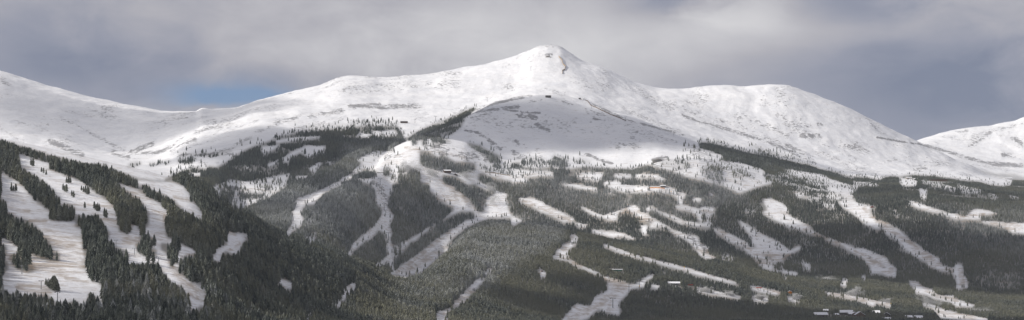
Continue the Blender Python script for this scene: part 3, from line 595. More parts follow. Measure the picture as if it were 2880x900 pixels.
for k in range(NK):
    kw = dict(width=[.17, .20, .15, .22, .18, .24, .14, .21][k], blunt=[0, .3, 0, .8, .2, 1, 0, .6][k], bare=[.06, .1, .04, .14, .08, .18, .05, .12][k])
    V, Fc = crown_geo(r_, layers=11, spikes=8, **kw)
    crowns.append(tri_mesh('crown', V, Fc, CM))
    V2, F2 = crown_geo(r_, layers=8, spikes=7, **kw); tv, tf = trunk_geo(.3, n=4)
    me = tri_mesh('conifer', V2 + tv, F2 + [tuple(i + len(V2) for i in f) for f in tf], CM)
    me.materials.append(TM); mi = np.zeros(len(F2) + len(tf), np.int32); mi[len(F2):] = 1; me.polygons.foreach_set('material_index', mi)
    stands.append(me)

# candidate positions over the whole fan of ground
def cand(y0, y1, s):
    out = []
    ys = np.arange(y0, y1, s)
    for y in ys:
        x0 = -.222 * y * 1.25 - 40; n = int(2 * abs(x0) / s)
        xs = x0 + (np.arange(n) + rng.random(n)) * s
        out.append(np.stack([xs, y + (rng.random(n) - .5) * s * 1.3], -1))
    return np.concatenate(out)
P = np.concatenate([cand(1850, 3600, 5.3), cand(3600, 6300, 4.6), cand(6300, 9300, 4.9)])
X, Y = P[:, 0], P[:, 1]
z = grid_at(X, Y, Z); rm = grid_at(X, Y, RM)
u = 1440 + FP * X / Y; tn = z / Y; vis = tn >= rm - .0018
v = VH - FP * np.maximum(tn, rm)
szn = fbm(X / 60, Y / 60, 3)
hgt = H0 * samp(SZ, u, v) * (0.93 + .6 * (rng.random(len(X)) - .5) + .30 * szn)
hgt = np.where(rng.random(len(X)) < .12, hgt * .62, hgt)
hgt = np.where(Y < 2500, hgt * 1.12, hgt)
hpx = hgt * FP / Y
FB = blur(FOR, 2)
wu = u + 13 * fbm(X / 26, Y / 40, 3) * np.clip(6500 / Y, .5, 1.6); wv = v + 8 * fbm(X / 26 + 40, Y / 40, 3)
d0 = samp(FB, wu, wv - 1); d1 = samp(FB, wu, wv - .45 * hpx); d2 = samp(FB, wu, wv - .8 * hpx)
clump = np.clip(1 + 2.2 * fbm(X / 45 + 9, Y / 45, 3), .1, 2.2)
dm = np.minimum(np.minimum(d0, d1), d2)
for q_ in (0, .5, np.where(Y < 3700, .76, 1.0)):
    dm = np.minimum(dm, samp(FOR, u, v - 1 - q_ * hpx) + .04)
wid = hpx * .16
dm = np.minimum(dm, np.minimum(samp(FOR, u - wid, v - .3 * hpx), samp(FOR, u + wid, v - .3 * hpx)) + .15 + (Y < 3700))
dm = np.where(dm > .9, .84 + .5 * fbm(X / 30, Y / 30, 2), np.where(dm > .0, dm ** 1.25 * clump, 0))
GV = np.abs(np.gradient(VEF, axis=0) / np.gradient(YR)[:, None])
gv = grid_at(X, Y, GV)
FW = blur(FOR, 9)
spr = .16 * samp(FW, u, v) * clump * np.clip((Y - 5700) / 800, 0, 1) * ~((u < 430) & (v < 480)) * (fbm(X / 70 + 3, Y / 90, 2) > .0)
dm = np.maximum(dm, np.where(samp(FOR, u, v - hpx) < .3, spr * (np.abs(u - 1330) > 190), 0))
edge = samp(blur(FOR, 4), u, v)
dm = np.maximum(dm, np.where((samp(FOR, u, v) < .3) & (samp(FOR, u, v - hpx) < .3) & (edge > .12), .07 * (Y > 4800) * ~((u < 760) & (v < 480)), 0))
hole = fbm(X / 110 + 2, Y / 240 + 7, 3)
dm = np.where((Y > 6700) & (dm > .7) & (hole > .27), dm * .12, dm)
dm = np.where((Y <= 6700) & (dm > .7) & (hole > .5), dm * .35, dm)
dm = np.where(dm < .7, dm * np.clip(gv / .14, .06, 1), dm)
outm = (u < 0) | (u > W_ - 1)
dm = np.where(outm & (u < 0), np.where(fbm(X / 260, Y / 400, 3) > -.05, .9, 0) * (v > 440), dm)
keep = rng.random(len(X)) < dm
keep &= (vis | (rng.random(len(X)) < .6))
for (x0_, y0_, r0_, f0_) in CLEAR:
    keep &= ~((np.abs(X - x0_) < r0_) & (Y > y0_ - f0_) & (Y < y0_ + 14))
X, Y, z, u, v, hgt, hpx, vis, szn = [a[keep] for a in (X, Y, z, u, v, hgt, hpx, vis, szn)]
frost = np.clip(samp(FR, u, v) + .22 * fbm(X / 70, Y / 70, 3) + .42 * (rng.random(len(X)) - .45), 0, 1)
warm = np.clip(.25 + 1.2 * fbm(X / 150 + 4, Y / 150, 3) + np.where((Y < 6000) & (u > 1000), .40, -.1) + .6 * (rng.random(len(X)) - .5), 0, 1)  # lighter olive low right of centre: sunlit tone put into the needle colour
kind = np.where(u + 200 * szn > 1100, rng.choice([1, 3, 4, 5, 7, 0], len(X)), rng.choice([0, 1, 2, 3, 4, 6, 7], len(X)))
kind = np.where(Y > 6000, rng.choice([0, 2, 4, 6, 1, 6], len(X)), kind)
rot = rng.random(len(X)) * 6.283
print('trees', len(X), 'visible', int(vis.sum()))

def tag(o, label=None, cat=None, group=None, kind=None):
    if label: o['label'] = label
    if cat: o['category'] = cat
    if group: o['group'] = group
    if kind: o['kind'] = kind
    return o
def empty(name, loc, rz=0, **k):
    o = bpy.data.objects.new(name, None); C.objects.link(o); o.location = loc; o.rotation_euler = (0, 0, rz); o.empty_display_size = 1
    return tag(o, **k)
def conifer(x, y, z_, h, k, rz, label, group, fr=.1, wa=.2, wide=1.0):
    e = empty('conifer_tree', (x, y, z_ - .2), rz, label=label, cat='tree', group=group)
    e.scale = (h / H0 * wide, h / H0 * wide, h / H0)
    for nm, me in (('trunk', trunk_me), ('crown', crowns[k])):
        o = bpy.data.objects.new(nm, me); C.objects.link(o); o.parent = e; o['frost'] = float(fr); o['warm'] = float(wa)
    return e

# free-standing trees on the left runs: tile, label, trees (x, base y, height px of the enlargement)
solo = [
 ('A1', 'dark conifer in the clump of three alone on the far left run', [(100, 488, 85), (118, 492, 55), (138, 494, 75)]),
 ('A1', 'dark conifer of the tall pair standing alone near the top of the left run', [(270, 262, 66), (288, 278, 86)]),
 ('A1', 'dark conifer in the clump of three below the tall pair on the left run', [(362, 325, 50), (380, 335, 56), (402, 348, 52)]),
 ('A1', 'bushy dark conifer in the round clump of three on the upper left run', [(580, 415, 60), (598, 424, 78), (614, 418, 66)]),
 ('A1', 'dark pointed conifer in the clump just below the round one on the left run', [(550, 485, 70), (566, 496, 62), (580, 502, 78)]),
 ('A1', 'small bushy conifer of the pair standing in mid run on the left slope', [(626, 535, 60), (642, 545, 66)]),
 ('A1', 'dark conifer in the clump of five beside the middle strip of woods', [(710, 485, 50), (728, 500, 58), (745, 510, 74), (762, 522, 84), (772, 518, 70)]),
 ('A1', 'lone slender small conifer in mid left run, apart from all others', [(738, 640, 64)]),
 ('A1', 'dark conifer in the clump of four right of the lone slender tree', [(822, 645, 72), (838, 655, 62), (852, 664, 84), (866, 662, 70)]),
 ('A1', 'dark conifer of the pointed pair at the right side of the left run', [(910, 715, 88), (926, 722, 84)]),
 ('E1', 'single small conifer standing on the upper part of the narrow right hand run', [(885, 736, 50)]),
 ('E1', 'single small conifer just below another one on the narrow right hand run', [(963, 776, 40)]),
 ('A2', 'dark conifer in the loose clump standing on the thinly snowed run at lower left', [(400, 500, 70), (412, 515, 70), (426, 525, 90), (440, 540, 100), (452, 545, 110), (462, 552, 140), (476, 556, 150), (486, 558, 140), (496, 560, 120), (506, 558, 90), (514, 556, 70)]),
 ('A2', 'dark conifer in the pair of tall spires rising above the bottom left woods', [(790, 790, 235), (822, 800, 210)]),
 ('A2', 'lone pale frosted conifer at the edge of the bottom left woods beside the two spires', [(872, 800, 170)]),
]
for tile, lab, lst in solo:
    for (a, b, hp) in lst:
        x, y, zz = tspot(tile, a, b)
        h = hp / 3.096 * y / FP
        conifer(x, y, zz, h, r_.choice([0, 1, 3, 4, 7]), r_.uniform(0, 6), lab, lab.replace('dark ', '').replace('conifer ', 'conifers ') if len(lst) > 1 else None, .08 if 'pale' not in lab else .5, .2, r_.uniform(1.2, 1.55))
n_solo = sum(len(l) for _, _, l in solo)

# the nearest trees, one by one
inf = vis & (u > 0) & (u < W_) & (v - .8 * hpx < 890)
score = np.where(inf, hpx - .35 * np.clip(v - 905, 0, 99), -1)
near = np.argsort(-score)[:300 - n_solo - 8]
zones = [(150, 'dark green conifer of the dense stand filling the bottom left corner'),
         (290, 'dark conifer below the left run, left of the two tall spires'),
         (520, 'dark conifer at the bottom, between the two spires and the narrow snow run'),
         (800, 'dark conifer at the bottom edge, right of the foot of the left snow run'),
         (9999, 'dark conifer of the wood along the bottom edge left of centre')]
for i in near:
    lab = next(l for q, l in zones if u[i] < q)
    conifer(X[i], Y[i], z[i], hgt[i], int(kind[i]), rot[i], lab, lab.replace('conifer', 'conifers', 1), frost[i], warm[i], 1.15)
rest = np.ones(len(X), bool); rest[near] = False

# all other trees: one instanced wood
pc = bpy.data.collections.new('conifer_kinds')
for k, me in enumerate(stands):
    o = bpy.data.objects.new('conifer_kind', me); pc.objects.link(o)
fm = bpy.data.meshes.new('conifer_forest'); n = int(rest.sum())
fm.vertices.add(n); fm.vertices.foreach_set('co', np.stack([X, Y, z - .3], -1)[rest].astype(np.float32).ravel())
for k, a, t in (('frost', frost, 'FLOAT'), ('warm', warm, 'FLOAT'), ('size', hgt / H0, 'FLOAT'), ('turn', rot, 'FLOAT'), ('kindno', kind, 'INT')):
    at = fm.attributes.new(k, t, 'POINT'); at.data.foreach_set('value', a[rest].astype(np.float32 if t == 'FLOAT' else np.int32))
fo_ = bpy.data.objects.new('conifer_forest', fm); C.objects.link(fo_)
tag(fo_, 'dense snow dusted conifer forest covering the slopes between the ski runs', 'forest', kind='stuff')
ng = bpy.data.node_groups.new('forest', 'GeometryNodeTree')
ng.interface.new_socket('Geometry', in_out='INPUT', socket_type='NodeSocketGeometry'); ng.interface.new_socket('Geometry', in_out='OUTPUT', socket_type='NodeSocketGeometry')
gi_, go_ = ng.nodes.new('NodeGroupInput'), ng.nodes.new('NodeGroupOutput')
iop = ng.nodes.new('GeometryNodeInstanceOnPoints'); ci = ng.nodes.new('GeometryNodeCollectionInfo')
ci.inputs['Collection'].default_value = pc; ci.inputs['Separate Children'].default_value = True; ci.inputs['Reset Children'].default_value = True
def na(k, t):
    a = ng.nodes.new('GeometryNodeInputNamedAttribute'); a.data_type = t; a.inputs['Name'].default_value = k; return a.outputs['Attribute']
ng.links.new(gi_.outputs[0], iop.inputs['Points']); ng.links.new(ci.outputs[0], iop.inputs['Instance'])
iop.inputs['Pick Instance'].default_value = True; ng.links.new(na('kindno', 'INT'), iop.inputs['Instance Index'])
cx = ng.nodes.new('ShaderNodeCombineXYZ'); ng.links.new(na('turn', 'FLOAT'), cx.inputs[2]); ng.links.new(cx.outputs[0], iop.inputs['Rotation'])
cs_ = ng.nodes.new('ShaderNodeCombineXYZ'); szs = na('size', 'FLOAT')
wd_ = ng.nodes.new('ShaderNodeMath'); wd_.operation = 'MULTIPLY'; wd_.inputs[1].default_value = 1.2; ng.links.new(szs, wd_.inputs[0])
ng.links.new(wd_.outputs[0], cs_.inputs[0]); ng.links.new(wd_.outputs[0], cs_.inputs[1]); ng.links.new(szs, cs_.inputs[2])
ng.links.new(cs_.outputs[0], iop.inputs['Scale']); ng.links.new(iop.outputs[0], go_.inputs[0])
md = fo_.modifiers.new('forest', 'NODES'); md.node_group = ng

# ------------------------------------------------------------------ solid helpers
class MB:
    def __init__(s): s.b = bmesh.new()
    def box(s, c, d, rz=0, rx=0, ry=0):
        M = Matrix.Translation(c) @ Matrix.Rotation(rz, 4, 'Z') @ Matrix.Rotation(ry, 4, 'Y') @ Matrix.Rotation(rx, 4, 'X') @ Matrix.Diagonal((*d, 1))
        bmesh.ops.create_cube(s.b, size=1, matrix=M); return s
    def cyl(s, a, b, r0, r1=None, n=10):
        a, b = Vector(a), Vector(b); d = b - a
        M = Matrix.Translation((a + b) / 2) @ d.to_track_quat('Z', 'Y').to_matrix().to_4x4()
        bmesh.ops.create_cone(s.b, cap_ends=True, segments=n, radius1=r0, radius2=r0 if r1 is None else r1, depth=d.length, matrix=M); return s
    def prism(s, prof, y0, y1):
        """profile in x,z pushed along y"""
        A = [s.b.verts.new((x, y0, z)) for x, z in prof]; B = [s.b.verts.new((x, y1, z)) for x, z in prof]
        n = len(prof); s.b.faces.new(A); s.b.faces.new(B[::-1])
        for i in range(n): s.b.faces.new((A[i], B[i], B[(i + 1) % n], A[(i + 1) % n]))
        return s
    def build(s, name, m, parent=None):
        bmesh.ops.recalc_face_normals(s.b, faces=s.b.faces)
        me = bpy.data.meshes.new(name); s.b.to_mesh(me); s.b.free(); me.materials.append(m)
        o = bpy.data.objects.new(name, me); C.objects.link(o)
        if parent: o.parent = parent
        return o
def copy_tree(o, parent=None):
    c = o.copy(); C.objects.link(c); c.parent = parent
    for ch in o.children: copy_tree(ch, c)
    return c
M_snow = mat('roof_snow', (.82, .83, .86), .7, var=.05, scale=.3)
M_brown = mat('brown_timber', (.13, .085, .06), .8, var=.3, scale=.8)
M_dark = mat('dark_timber', (.07, .06, .055), .8, var=.3, scale=.8)
M_tan = mat('tan_timber', (.32, .24, .16), .8, var=.2, scale=.8)
M_red = mat('red_paint', (.38, .07, .045), .6, var=.15, scale=.8)
M_orange = mat('orange_paint', (.75, .27, .03), .5, var=.1)
M_yellow = mat('yellow_paint', (.85, .50, .05), .5, var=.1)
M_green = mat('green_paint', (.05, .20, .15), .5, var=.1)
M_grey = mat('grey_steel', (.30, .31, .33), .5, .3, var=.1)
M_pale = mat('pale_steel', (.62, .63, .64), .5, .2, var=.08)
M_glass = mat('window_glass', (.035, .045, .06), .12, var=.2)
M_stone = mat('grey_stone', (.22, .21, .20), .9, var=.3, scale=.6)

def house(key, name, label, cat, wall, wm=None, depth=None, h=None, rz=0.0, floors=1, ridge='x', roof=M_snow, chimney=True, pitch=.42, group=None, storeys_win=None):
    x, y, z_, W = SP[key]; W = wm or W; D = depth or W * .6; Hh = h or 3.0 * floors
    e = empty(name, (x, y, z_ - .3), rz, label=label, cat=cat, group=group)
    b = MB().box((0, 0, Hh / 2), (W, D, Hh))
    if ridge == 'x':                                              # ridge across the view: gables at the ends
        hr = D * .5 * pitch; q = D / 2
        for sx in (-1, 1):
            b.prism([(-.1, 0), (.1, 0), (.1, .01), (-.1, .01)], -.01, .01) if False else None
        g = MB(); ov = 1.0; th = .5
        prof = [(-q - ov, Hh - ov * pitch), (0, Hh + hr), (q + ov, Hh - ov * pitch), (q + ov, Hh - ov * pitch + th), (0, Hh + hr + th), (-q - ov, Hh - ov * pitch + th)]
        g.prism(prof, -W / 2 - .8, W / 2 + .8)
        bmesh.ops.rotate(g.b, verts=g.b.verts, matrix=Matrix.Rotation(math.pi / 2, 3, 'Z'))
        gb = MB().prism([(-q, Hh - .02), (q, Hh - .02), (0, Hh + hr - .03)], -W / 2 + .02, W / 2 - .02)
        bmesh.ops.rotate(gb.b, verts=gb.b.verts, matrix=Matrix.Rotation(math.pi / 2, 3, 'Z'))
    else:
        hr = W * .5 * pitch; q = W / 2; g = MB(); ov = 1.0; th = .5
        prof = [(-q - ov, Hh - ov * pitch), (0, Hh + hr), (q + ov, Hh - ov * pitch), (q + ov, Hh - ov * pitch + th), (0, Hh + hr + th), (-q - ov, Hh - ov * pitch + th)]
        g.prism(prof, -D / 2 - 1.2, D / 2 + .8)
        gb = MB().prism([(-q, Hh - .02), (q, Hh - .02), (0, Hh + hr - .03)], -D / 2 + .02, D / 2 - .02)
    b.build('wall', wall, e); gb.build('gable', wall, e)
    rf = g.build('roof', roof, e)
    if chimney: MB().box((W * .22, D * .1, Hh + hr + .4), (1.1, 1.1, 2.6)).build('chimney', M_stone, rf)
    nw = max(2, int(W / 4.2))
    for f in range(floors):
        for i in range(nw):
            px = (i + .5) / nw * W - W / 2; pz = f * 3.0 + 1.75
            if f == 0 and i == nw // 2:
                MB().box((px, -D / 2 - .05, 1.25), (1.5, .14, 2.2)).build('door', M_dark, e); continue
            wf = MB().box((px, -D / 2 - .04, pz), (1.7, .12, 1.5)).build('window', M_tan if wall is not M_tan else M_dark, e)
            MB().box((px, -D / 2 - .11, pz), (1.4, .06, 1.2)).build('pane', M_glass, wf)
    return e

house('lodge', 'ski_lodge', 'snow roofed timber lodge standing beside the wide central ski run, the larger of two', 'lodge', M_brown, floors=2, rz=.25)
house('lodge_small', 'ski_hut', 'small snow roofed hut just right of the lodge beside the central run', 'hut', M_brown, rz=-.5, ridge='y', chimney=False)
house('lift_hut', 'lift_station', 'pale roofed lift station beside orange netting on the snow bench above the woods', 'lift station', M_stone, rz=.1, chimney=False, h=3.6)
house('green', 'maintenance_building', 'long green building with flat snowy roof deep in the woods right of the winding run', 'building', M_green, depth=9, h=3.2, pitch=.15, chimney=False)
house('white_roof', 'storage_shed', 'long shed with bright white roof in the woods above the snow guns', 'shed', M_grey, depth=12, h=2.6, pitch=.5, chimney=False)
house('red_hut', 'red_hut', 'small red hut with snowy roof at the left edge of the right hand wood', 'hut', M_red, h=3, ridge='y', chimney=False)
house('hall', 'long_restaurant', 'long dark brown flat topped restaurant at the foot of the big right hand slope', 'restaurant', M_brown, depth=14, floors=2, h=7.0, pitch=.06, chimney=False, roof=M_dark)
house('cabin_a', 'ski_cabin', 'tan cabin with snowy roof among trees, left of the long dark restaurant', 'cabin', M_tan, h=3.6)
house('cabin_b', 'ski_cabin', 'small grey cabin nearest the left end of the long dark restaurant', 'cabin', M_stone, h=3, chimney=False)
house('far_lodge', 'ski_cabin', 'pale cabin low in the trees at the far right below the rocky ridge', 'cabin', M_stone, h=3.2)
house('ridge_hut', 'patrol_hut', 'dark patrol hut on the crest of the shaded ridge below the summit', 'hut', M_dark, h=4, pitch=.6, roof=M_dark, chimney=False)
house('ridge_hut_b', 'lift_shack', 'tiny dark shack on the snowy ridge right of the patrol hut', 'hut', M_dark, h=4, ridge='y', roof=M_dark, chimney=False)
house('far_station', 'lift_building', 'dark brown lift building on the tree line at the foot of the left snowfield', 'lift station', M_brown, h=3.6, floors=1, roof=M_dark, chimney=False)
house('shed', 'creek_cabin', 'dark cabin at the head of the snowy creek gap in the lower left woods', 'cabin', M_dark, h=3.2)
house('pump', 'pump_house', 'small pale pump house beside the snowy creek gap in the lower middle woods', 'hut', M_pale, h=4, ridge='y', chimney=False)
house('orange_box', 'orange_shed', 'bright orange shed beside a snow gun cloud in the lower right woods', 'shed', M_orange, h=5, ridge='y', chimney=False)
vil = [('v1', 'large dark lodge with wide snowy roof, leftmost in the village at the bottom right', M_dark, 2, 0.1, 'x'), ('v2', 'small snow roofed chalet behind the leftmost village lodge', M_dark, 2, 0, 'x'),
       ('v3', 'broad snow roofed chalet between dark trees in the middle of the village', M_dark, 2, -.1, 'x'), ('v4', 'little snow roofed chalet just left of the broad chalet in the village', M_brown, 1, .2, 'x'),
       ('v5', 'steep gabled chalet with snowy roof right of the broad village chalet', M_brown, 2, 0, 'y'), ('v6', 'wide gabled brown chalet facing the viewer in the village', M_brown, 2, .1, 'y'),
       ('v7', 'chalet with long snowy roof standing up behind the gabled brown chalet', M_dark, 1, 0, 'x'), ('v8', 'dark chalet among trees right of the long roofed village chalet', M_dark, 2, -.2, 'y'),
       ('v9', 'snow roofed chalet, second from the right end of the village', M_brown, 1, .1, 'x'), ('v10', 'chalet with bright snowy roof at the right end of the village', M_dark, 1, 0, 'x'),
       ('v11', 'chalet cut off by the bottom edge of the photo, snowy roof showing', M_dark, 1, 0, 'x'), ('v12', 'dark chalet squeezed between the broad chalet and the steep gabled one', M_dark, 2, .1, 'x')]
for k, lab, m_, fl, rz, rd in vil:
    house(k, 'village_chalet', lab, 'chalet', m_, floors=fl, h=3.0 * fl, rz=rz, ridge=rd, group='snow roofed chalets of the village at the bottom right', pitch=.62, depth=min(SP[k][3] * .8, 14))

# red lift machinery: a covered drive terminal on posts
def terminal(key, label, m_, group=None, name='lift_terminal'):
    x, y, z_, W = SP[key]; e = empty(name, (x, y, z_ - .2), .15, label=label, cat='lift terminal', group=group)
    L = max(W, 9.0); hh = 4.5
    b = MB(); n = 7
    prof = [(-1.9, 0), (1.9, 0), (2.1, .9), (1.2, 1.9), (-1.2, 1.9), (-2.1, .9)]
    b.prism([(px, pz + hh) for px, pz in prof], -L / 2, L / 2); bmesh.ops.rotate(b.b, verts=b.b.verts, matrix=Matrix.Rotation(math.pi / 2, 3, 'Z')); b.build('housing', m_, e)
    for sx in (-1, 1): MB().cyl((sx * L * .3, 0, 0), (sx * L * .3, 0, hh), .45, .4).build('post', M_grey, e)
    MB().cyl((L * .32, 0, hh - .5), (L * .32, 0, hh - .1), 2.0, n=20).build('bullwheel', M_grey, e)
    MB().box((-L * .12, -1.2, 1.3), (2.2, 1.8, 2.6)).build('control_booth', M_pale, e)
    return e
terminal('red_a', 'red lift terminal at the left end of the snow gun clouds', M_red)
terminal('red_b', 'red lift terminal on the short snow strip right of the snow gun clouds', M_red)
terminal('terminal', 'weathered open lift terminal on posts at the top of the left lift line', M_stone)

# snow cat
x, y, z_, W = SP['red_cat']
e = empty('snow_groomer', (x, y, z_), .3, label='small red snow groomer parked in the little clearing in the middle woods', cat='snow groomer')
MB().box((0, 0, 1.1), (3.6, 2.2, .9)).build('body', M_red, e); MB().box((-.5, 0, 2.1), (1.7, 1.9, 1.1)).build('cab', M_glass, e)
for sy in (-1, 1): MB().box((0, sy * 1.35, .5), (4.3, .7, .9)).build('track', M_dark, e)
MB().box((-2.9, 0, .7), (.25, 4.2, 1.1), ry=.2).build('blade', M_yellow, e)

# lift towers
def make_tower(label, group):
    e = empty('lift_tower', (0, 0, 0), label=label, cat='lift tower', group=group)
    MB().cyl((0, 0, -1), (0, 0, 10.6), .42, .26, 12).build('pole', M_grey, e)
    MB().box((0, 0, 10.4), (5.6, .3, .35)).build('crossarm', M_grey, e)
    for sx in (-1, 1):
        a = MB().box((sx * 2.7, 0, 9.9), (.22, 3.4, .3)); a.build('sheave_beam', M_dark, e)
        w_ = MB()
        for k in range(6): w_.cyl((sx * 2.7 - .12, -1.5 + .6 * k, 10.2), (sx * 2.7 + .12, -1.5 + .6 * k, 10.2), .24, n=8)
        w_.build('sheaves', M_dark, e)
    MB().box((.45, 0, 5), (.08, .5, 10)).build('ladder', M_grey, e)
    MB().box((0, 0, 0.1), (1.6, 1.6, .5)).build('footing', M_stone, e)
    return e
lines = [
 ('grey lift tower on the thinly snowed lower left run', 'lift towers on the lower left run', [('A2', 190, 330, 405), ('A2', 358, 460, 535), ('A2', 500, 560, 645)],
    ['left of the small wood', 'beside the loose clump of conifers', 'just above the bottom woods']),
 ('grey lift tower', 'lift towers on the middle left run', [('A2', 1010, 108, 168), ('A2', 1170, 180, 238), ('A2', 1380, 255, 325)],
    ['right of the big dark wood on the left hill, highest of three', 'left of the two small woods on the left hill', 'above the bottom woods between two runs on the left hill']),
 ('grey lift tower', 'lift towers down the centre left cut', [('C1', 338, 378, 438), ('C1', 350, 448, 515), ('C1', 372, 585, 662), ('C1', 386, 655, 702), ('C2', 410, 40, 110), ('C2', 400, 180, 230)],
    ['highest in the cut left of the central woods, under the terminal', 'second from the top in the cut left of the central woods', 'third from the top in the cut left of the central woods', 'fourth from the top in the cut left of the central woods', 'second lowest in the cut left of the central woods', 'lowest in the cut left of the central woods']),
 ('grey lift tower', 'lift towers on the winding run at lower centre', [('D2', 877, 600, 697), ('D2', 1018, 490, 553), ('D2', 1108, 450, 522)],
    ['standing in the middle of the winding run at the bottom', 'at the upper fork of the winding run', 'with an orange base right of the fork of the winding run']),
 ('pale lift tower', 'lift towers in the lower right woods', [('E2', 153, 488, 535), ('E2', 515, 350, 390)],
    ['above the left end of the snow gun clouds', 'rising from the woods above the diagonal track']),
 ('thin lift tower', 'lift towers on the snowy clearing at right', [('E2', 635, 8, 72), ('E2', 806, 88, 156), ('F2', 936, 628, 690)],
    ['at the top of the broad right hand clearing', 'in the middle of the broad right hand clearing', 'on the snow strip near the bottom right corner']),
 ('tiny lift tower', 'lift towers on the high snowfield', [('U1', 660, 280, 298), ('U1', 858, 140, 158), ('U1', 752, 220, 240), ('U1', 546, 332, 358), ('U1', 427, 360, 388), ('U1', 333, 378, 396)],
    ['on the bright snowfield, third below the summit', 'highest of all, just left below the summit', 'second highest on the bright snowfield', 'on the snowfield just above the treed ridge end', 'on the flat snow above the far dark woods', 'beside the dark brown lift building']),
 ('tiny lift tower', 'lift towers along the shaded ridge', [('U1', 1012, 256, 272), ('U1', 1134, 312, 330), ('U1', 1286, 368, 388), ('U1', 1406, 398, 414), ('U1', 1505, 432, 452)],
    ['between the two huts on the shaded ridge', 'below the shack on the shaded ridge', 'midway down the shaded ridge', 'lower down the shaded ridge', 'lowest on the shaded ridge']),
 ('thin lift tower', 'lift towers by the orange netting', [('D1', 1350, 440, 480), ('D1', 1448, 520, 575)],
    ['right of the lift station with orange netting', 'below the orange netting on the snow bench'])]
tower0 = make_tower('x', 'y'); first = True
for lab, grp, lst, wh in lines:
    for (tile, a, b0, b1), where in zip(lst, wh):
        x, y, zz = tspot(tile, a, b1)
        hm = (b1 - b0) / (1.61 if tile[0] == 'U' else 3.096) * y / FP
        o = tower0 if first else copy_tree(tower0); first = False
        s_ = max(.75, min(1.8, hm / 10.6)); o.location = (x, y, zz); o.scale = (s_, s_, s_); o.rotation_euler = (0, 0, .5 if a % 2 else -.3)
        o['label'] = lab + ', ' + where if lab[-3:] == 'wer' and not lab.startswith('grey lift tower on') else lab + ', ' + where
        o['group'] = grp

# snow guns
def make_gun():
    e = empty('snow_gun', (0, 0, 0), label='x', cat='snow gun', group='snow guns along the diagonal track and the winding run')
    a = MB().cyl((-.9, 0, 4.3), (1.1, 0, 4.9), .75, .95, 16); a.build('barrel', M_yellow, e)
    MB().cyl((1.1, 0, 4.9), (1.25, 0, 4.95), 1.0, .9, 16).build('nozzle_ring', M_dark, e)
    MB().cyl((0, 0, -.5), (0, 0, 4.2), .22, .16, 10).build('post', M_grey, e)
    MB().box((0, 0, .3), (1.2, 1.0, .9)).build('control_box', M_orange, e)
    return e
gun0 = make_gun(); first = True
for tile, a, b, lab in [('D2', 730, 118, 'yellow snow gun at the upper left end of the diagonal line in the woods'), ('D2', 1022, 206, 'yellow snow gun, second along the diagonal track from its upper end'),
        ('D2', 1072, 246, 'yellow snow gun, third along the diagonal track, closely behind the second'), ('D2', 1232, 266, 'yellow snow gun, fourth along the diagonal track'),
        ('D2', 1427, 316, 'yellow snow gun, fifth along the diagonal track'), ('E2', 12, 358, 'yellow snow gun where the diagonal track passes the middle of the right woods'),
        ('E2', 158, 378, 'yellow snow gun right of the small pale spot on the diagonal track'), ('E2', 222, 410, 'orange topped snow gun, lowest on the diagonal track'),
        ('E2', 725, 508, 'yellow snow gun in the dark gap above the short snow strip'), ('D2', 1110, 524, 'yellow snow gun at the foot of the tower right of the winding run'),
        ('F2', 326, 675, 'yellow snow gun at the right end of the snow strip behind the village'), ('D1', 1385, 500, 'orange snow gun standing right of the netting on the snow bench')]:
    x, y, zz = tspot(tile, a, b)
    o = gun0 if first else copy_tree(gun0); first = False
    o.location = (x, y - 6, zat(x, y - 6)); o.rotation_euler = (0, 0, random.uniform(0, 3)); o['label'] = lab

# orange netting: posts with a sagging mesh
def netting(pl, label, m_, hh=1.6, wd=.12):
    P_ = [Vector(tspot(*q)) for q in pl]; e = empty('snow_fence', P_[0], label=label, cat='fence')
    n_ = MB(); ps = []
    for a, b in zip(P_[:-1], P_[1:]):
        d = b - a; k = max(1, int(d.length / 7))
        for i in range(k):
            p, q = a + d * (i / k), a + d * ((i + 1) / k)
            p.z = zat(p.x, p.y); q.z = zat(q.x, q.y); o = P_[0]
            p2, q2 = p - o, q - o; dd = q2 - p2
            M = Matrix.Translation((p2 + q2) / 2 + Vector((0, 0, hh * .5 + .1)))
            vs = [p2 + Vector((0, 0, .15)), q2 + Vector((0, 0, .15)), q2 + Vector((0, 0, hh)), (p2 + q2) / 2 + Vector((0, 0, hh * .86)), p2 + Vector((0, 0, hh))]
            nr = dd.cross(Vector((0, 0, 1))).normalized() * wd * .5
            A = [n_.b.verts.new(v + nr) for v in vs]; B = [n_.b.verts.new(v - nr) for v in vs]
            n_.b.faces.new(A); n_.b.faces.new(B[::-1])
            for t in range(5): n_.b.faces.new((A[t], B[t], B[(t + 1) % 5], A[(t + 1) % 5]))
            ps.append(p2)
    n_.build('netting', m_, e)
    for p in ps[::max(1, len(ps) // 30)]: MB().cyl(p - Vector((0, 0, .5)), p + Vector((0, 0, hh + .3)), .09, n=6).build('post', M_brown, e)
netting([('D1', 1200, 462), ('D1', 1280, 462), ('D1', 1330, 468)], 'orange netting fence in front of the lift station on the snow bench', M_orange, 2.6)
netting([('C1', 1250, 325), ('C1', 1330, 330), ('C1', 1470, 352)], 'tan snow fence across the sparse slope right of the lodge', M_tan, 2.2)
netting([('U1', 984, 95), ('U1', 1000, 115), ('U1', 1004, 132), ('U1', 1016, 142), ('U1', 1012, 156), ('U1', 1000, 162), ('U1', 1001, 175)], 'long brown snow fence winding down the white shoulder below the summit', M_tan, 5.5, .5)
netting([('U1', 1085, 290), ('U1', 1130, 318), ('U1', 1190, 345), ('U1', 1290, 388)], 'brown snow fence running down the shaded ridge right of the shack', M_brown, 3.2, .3)

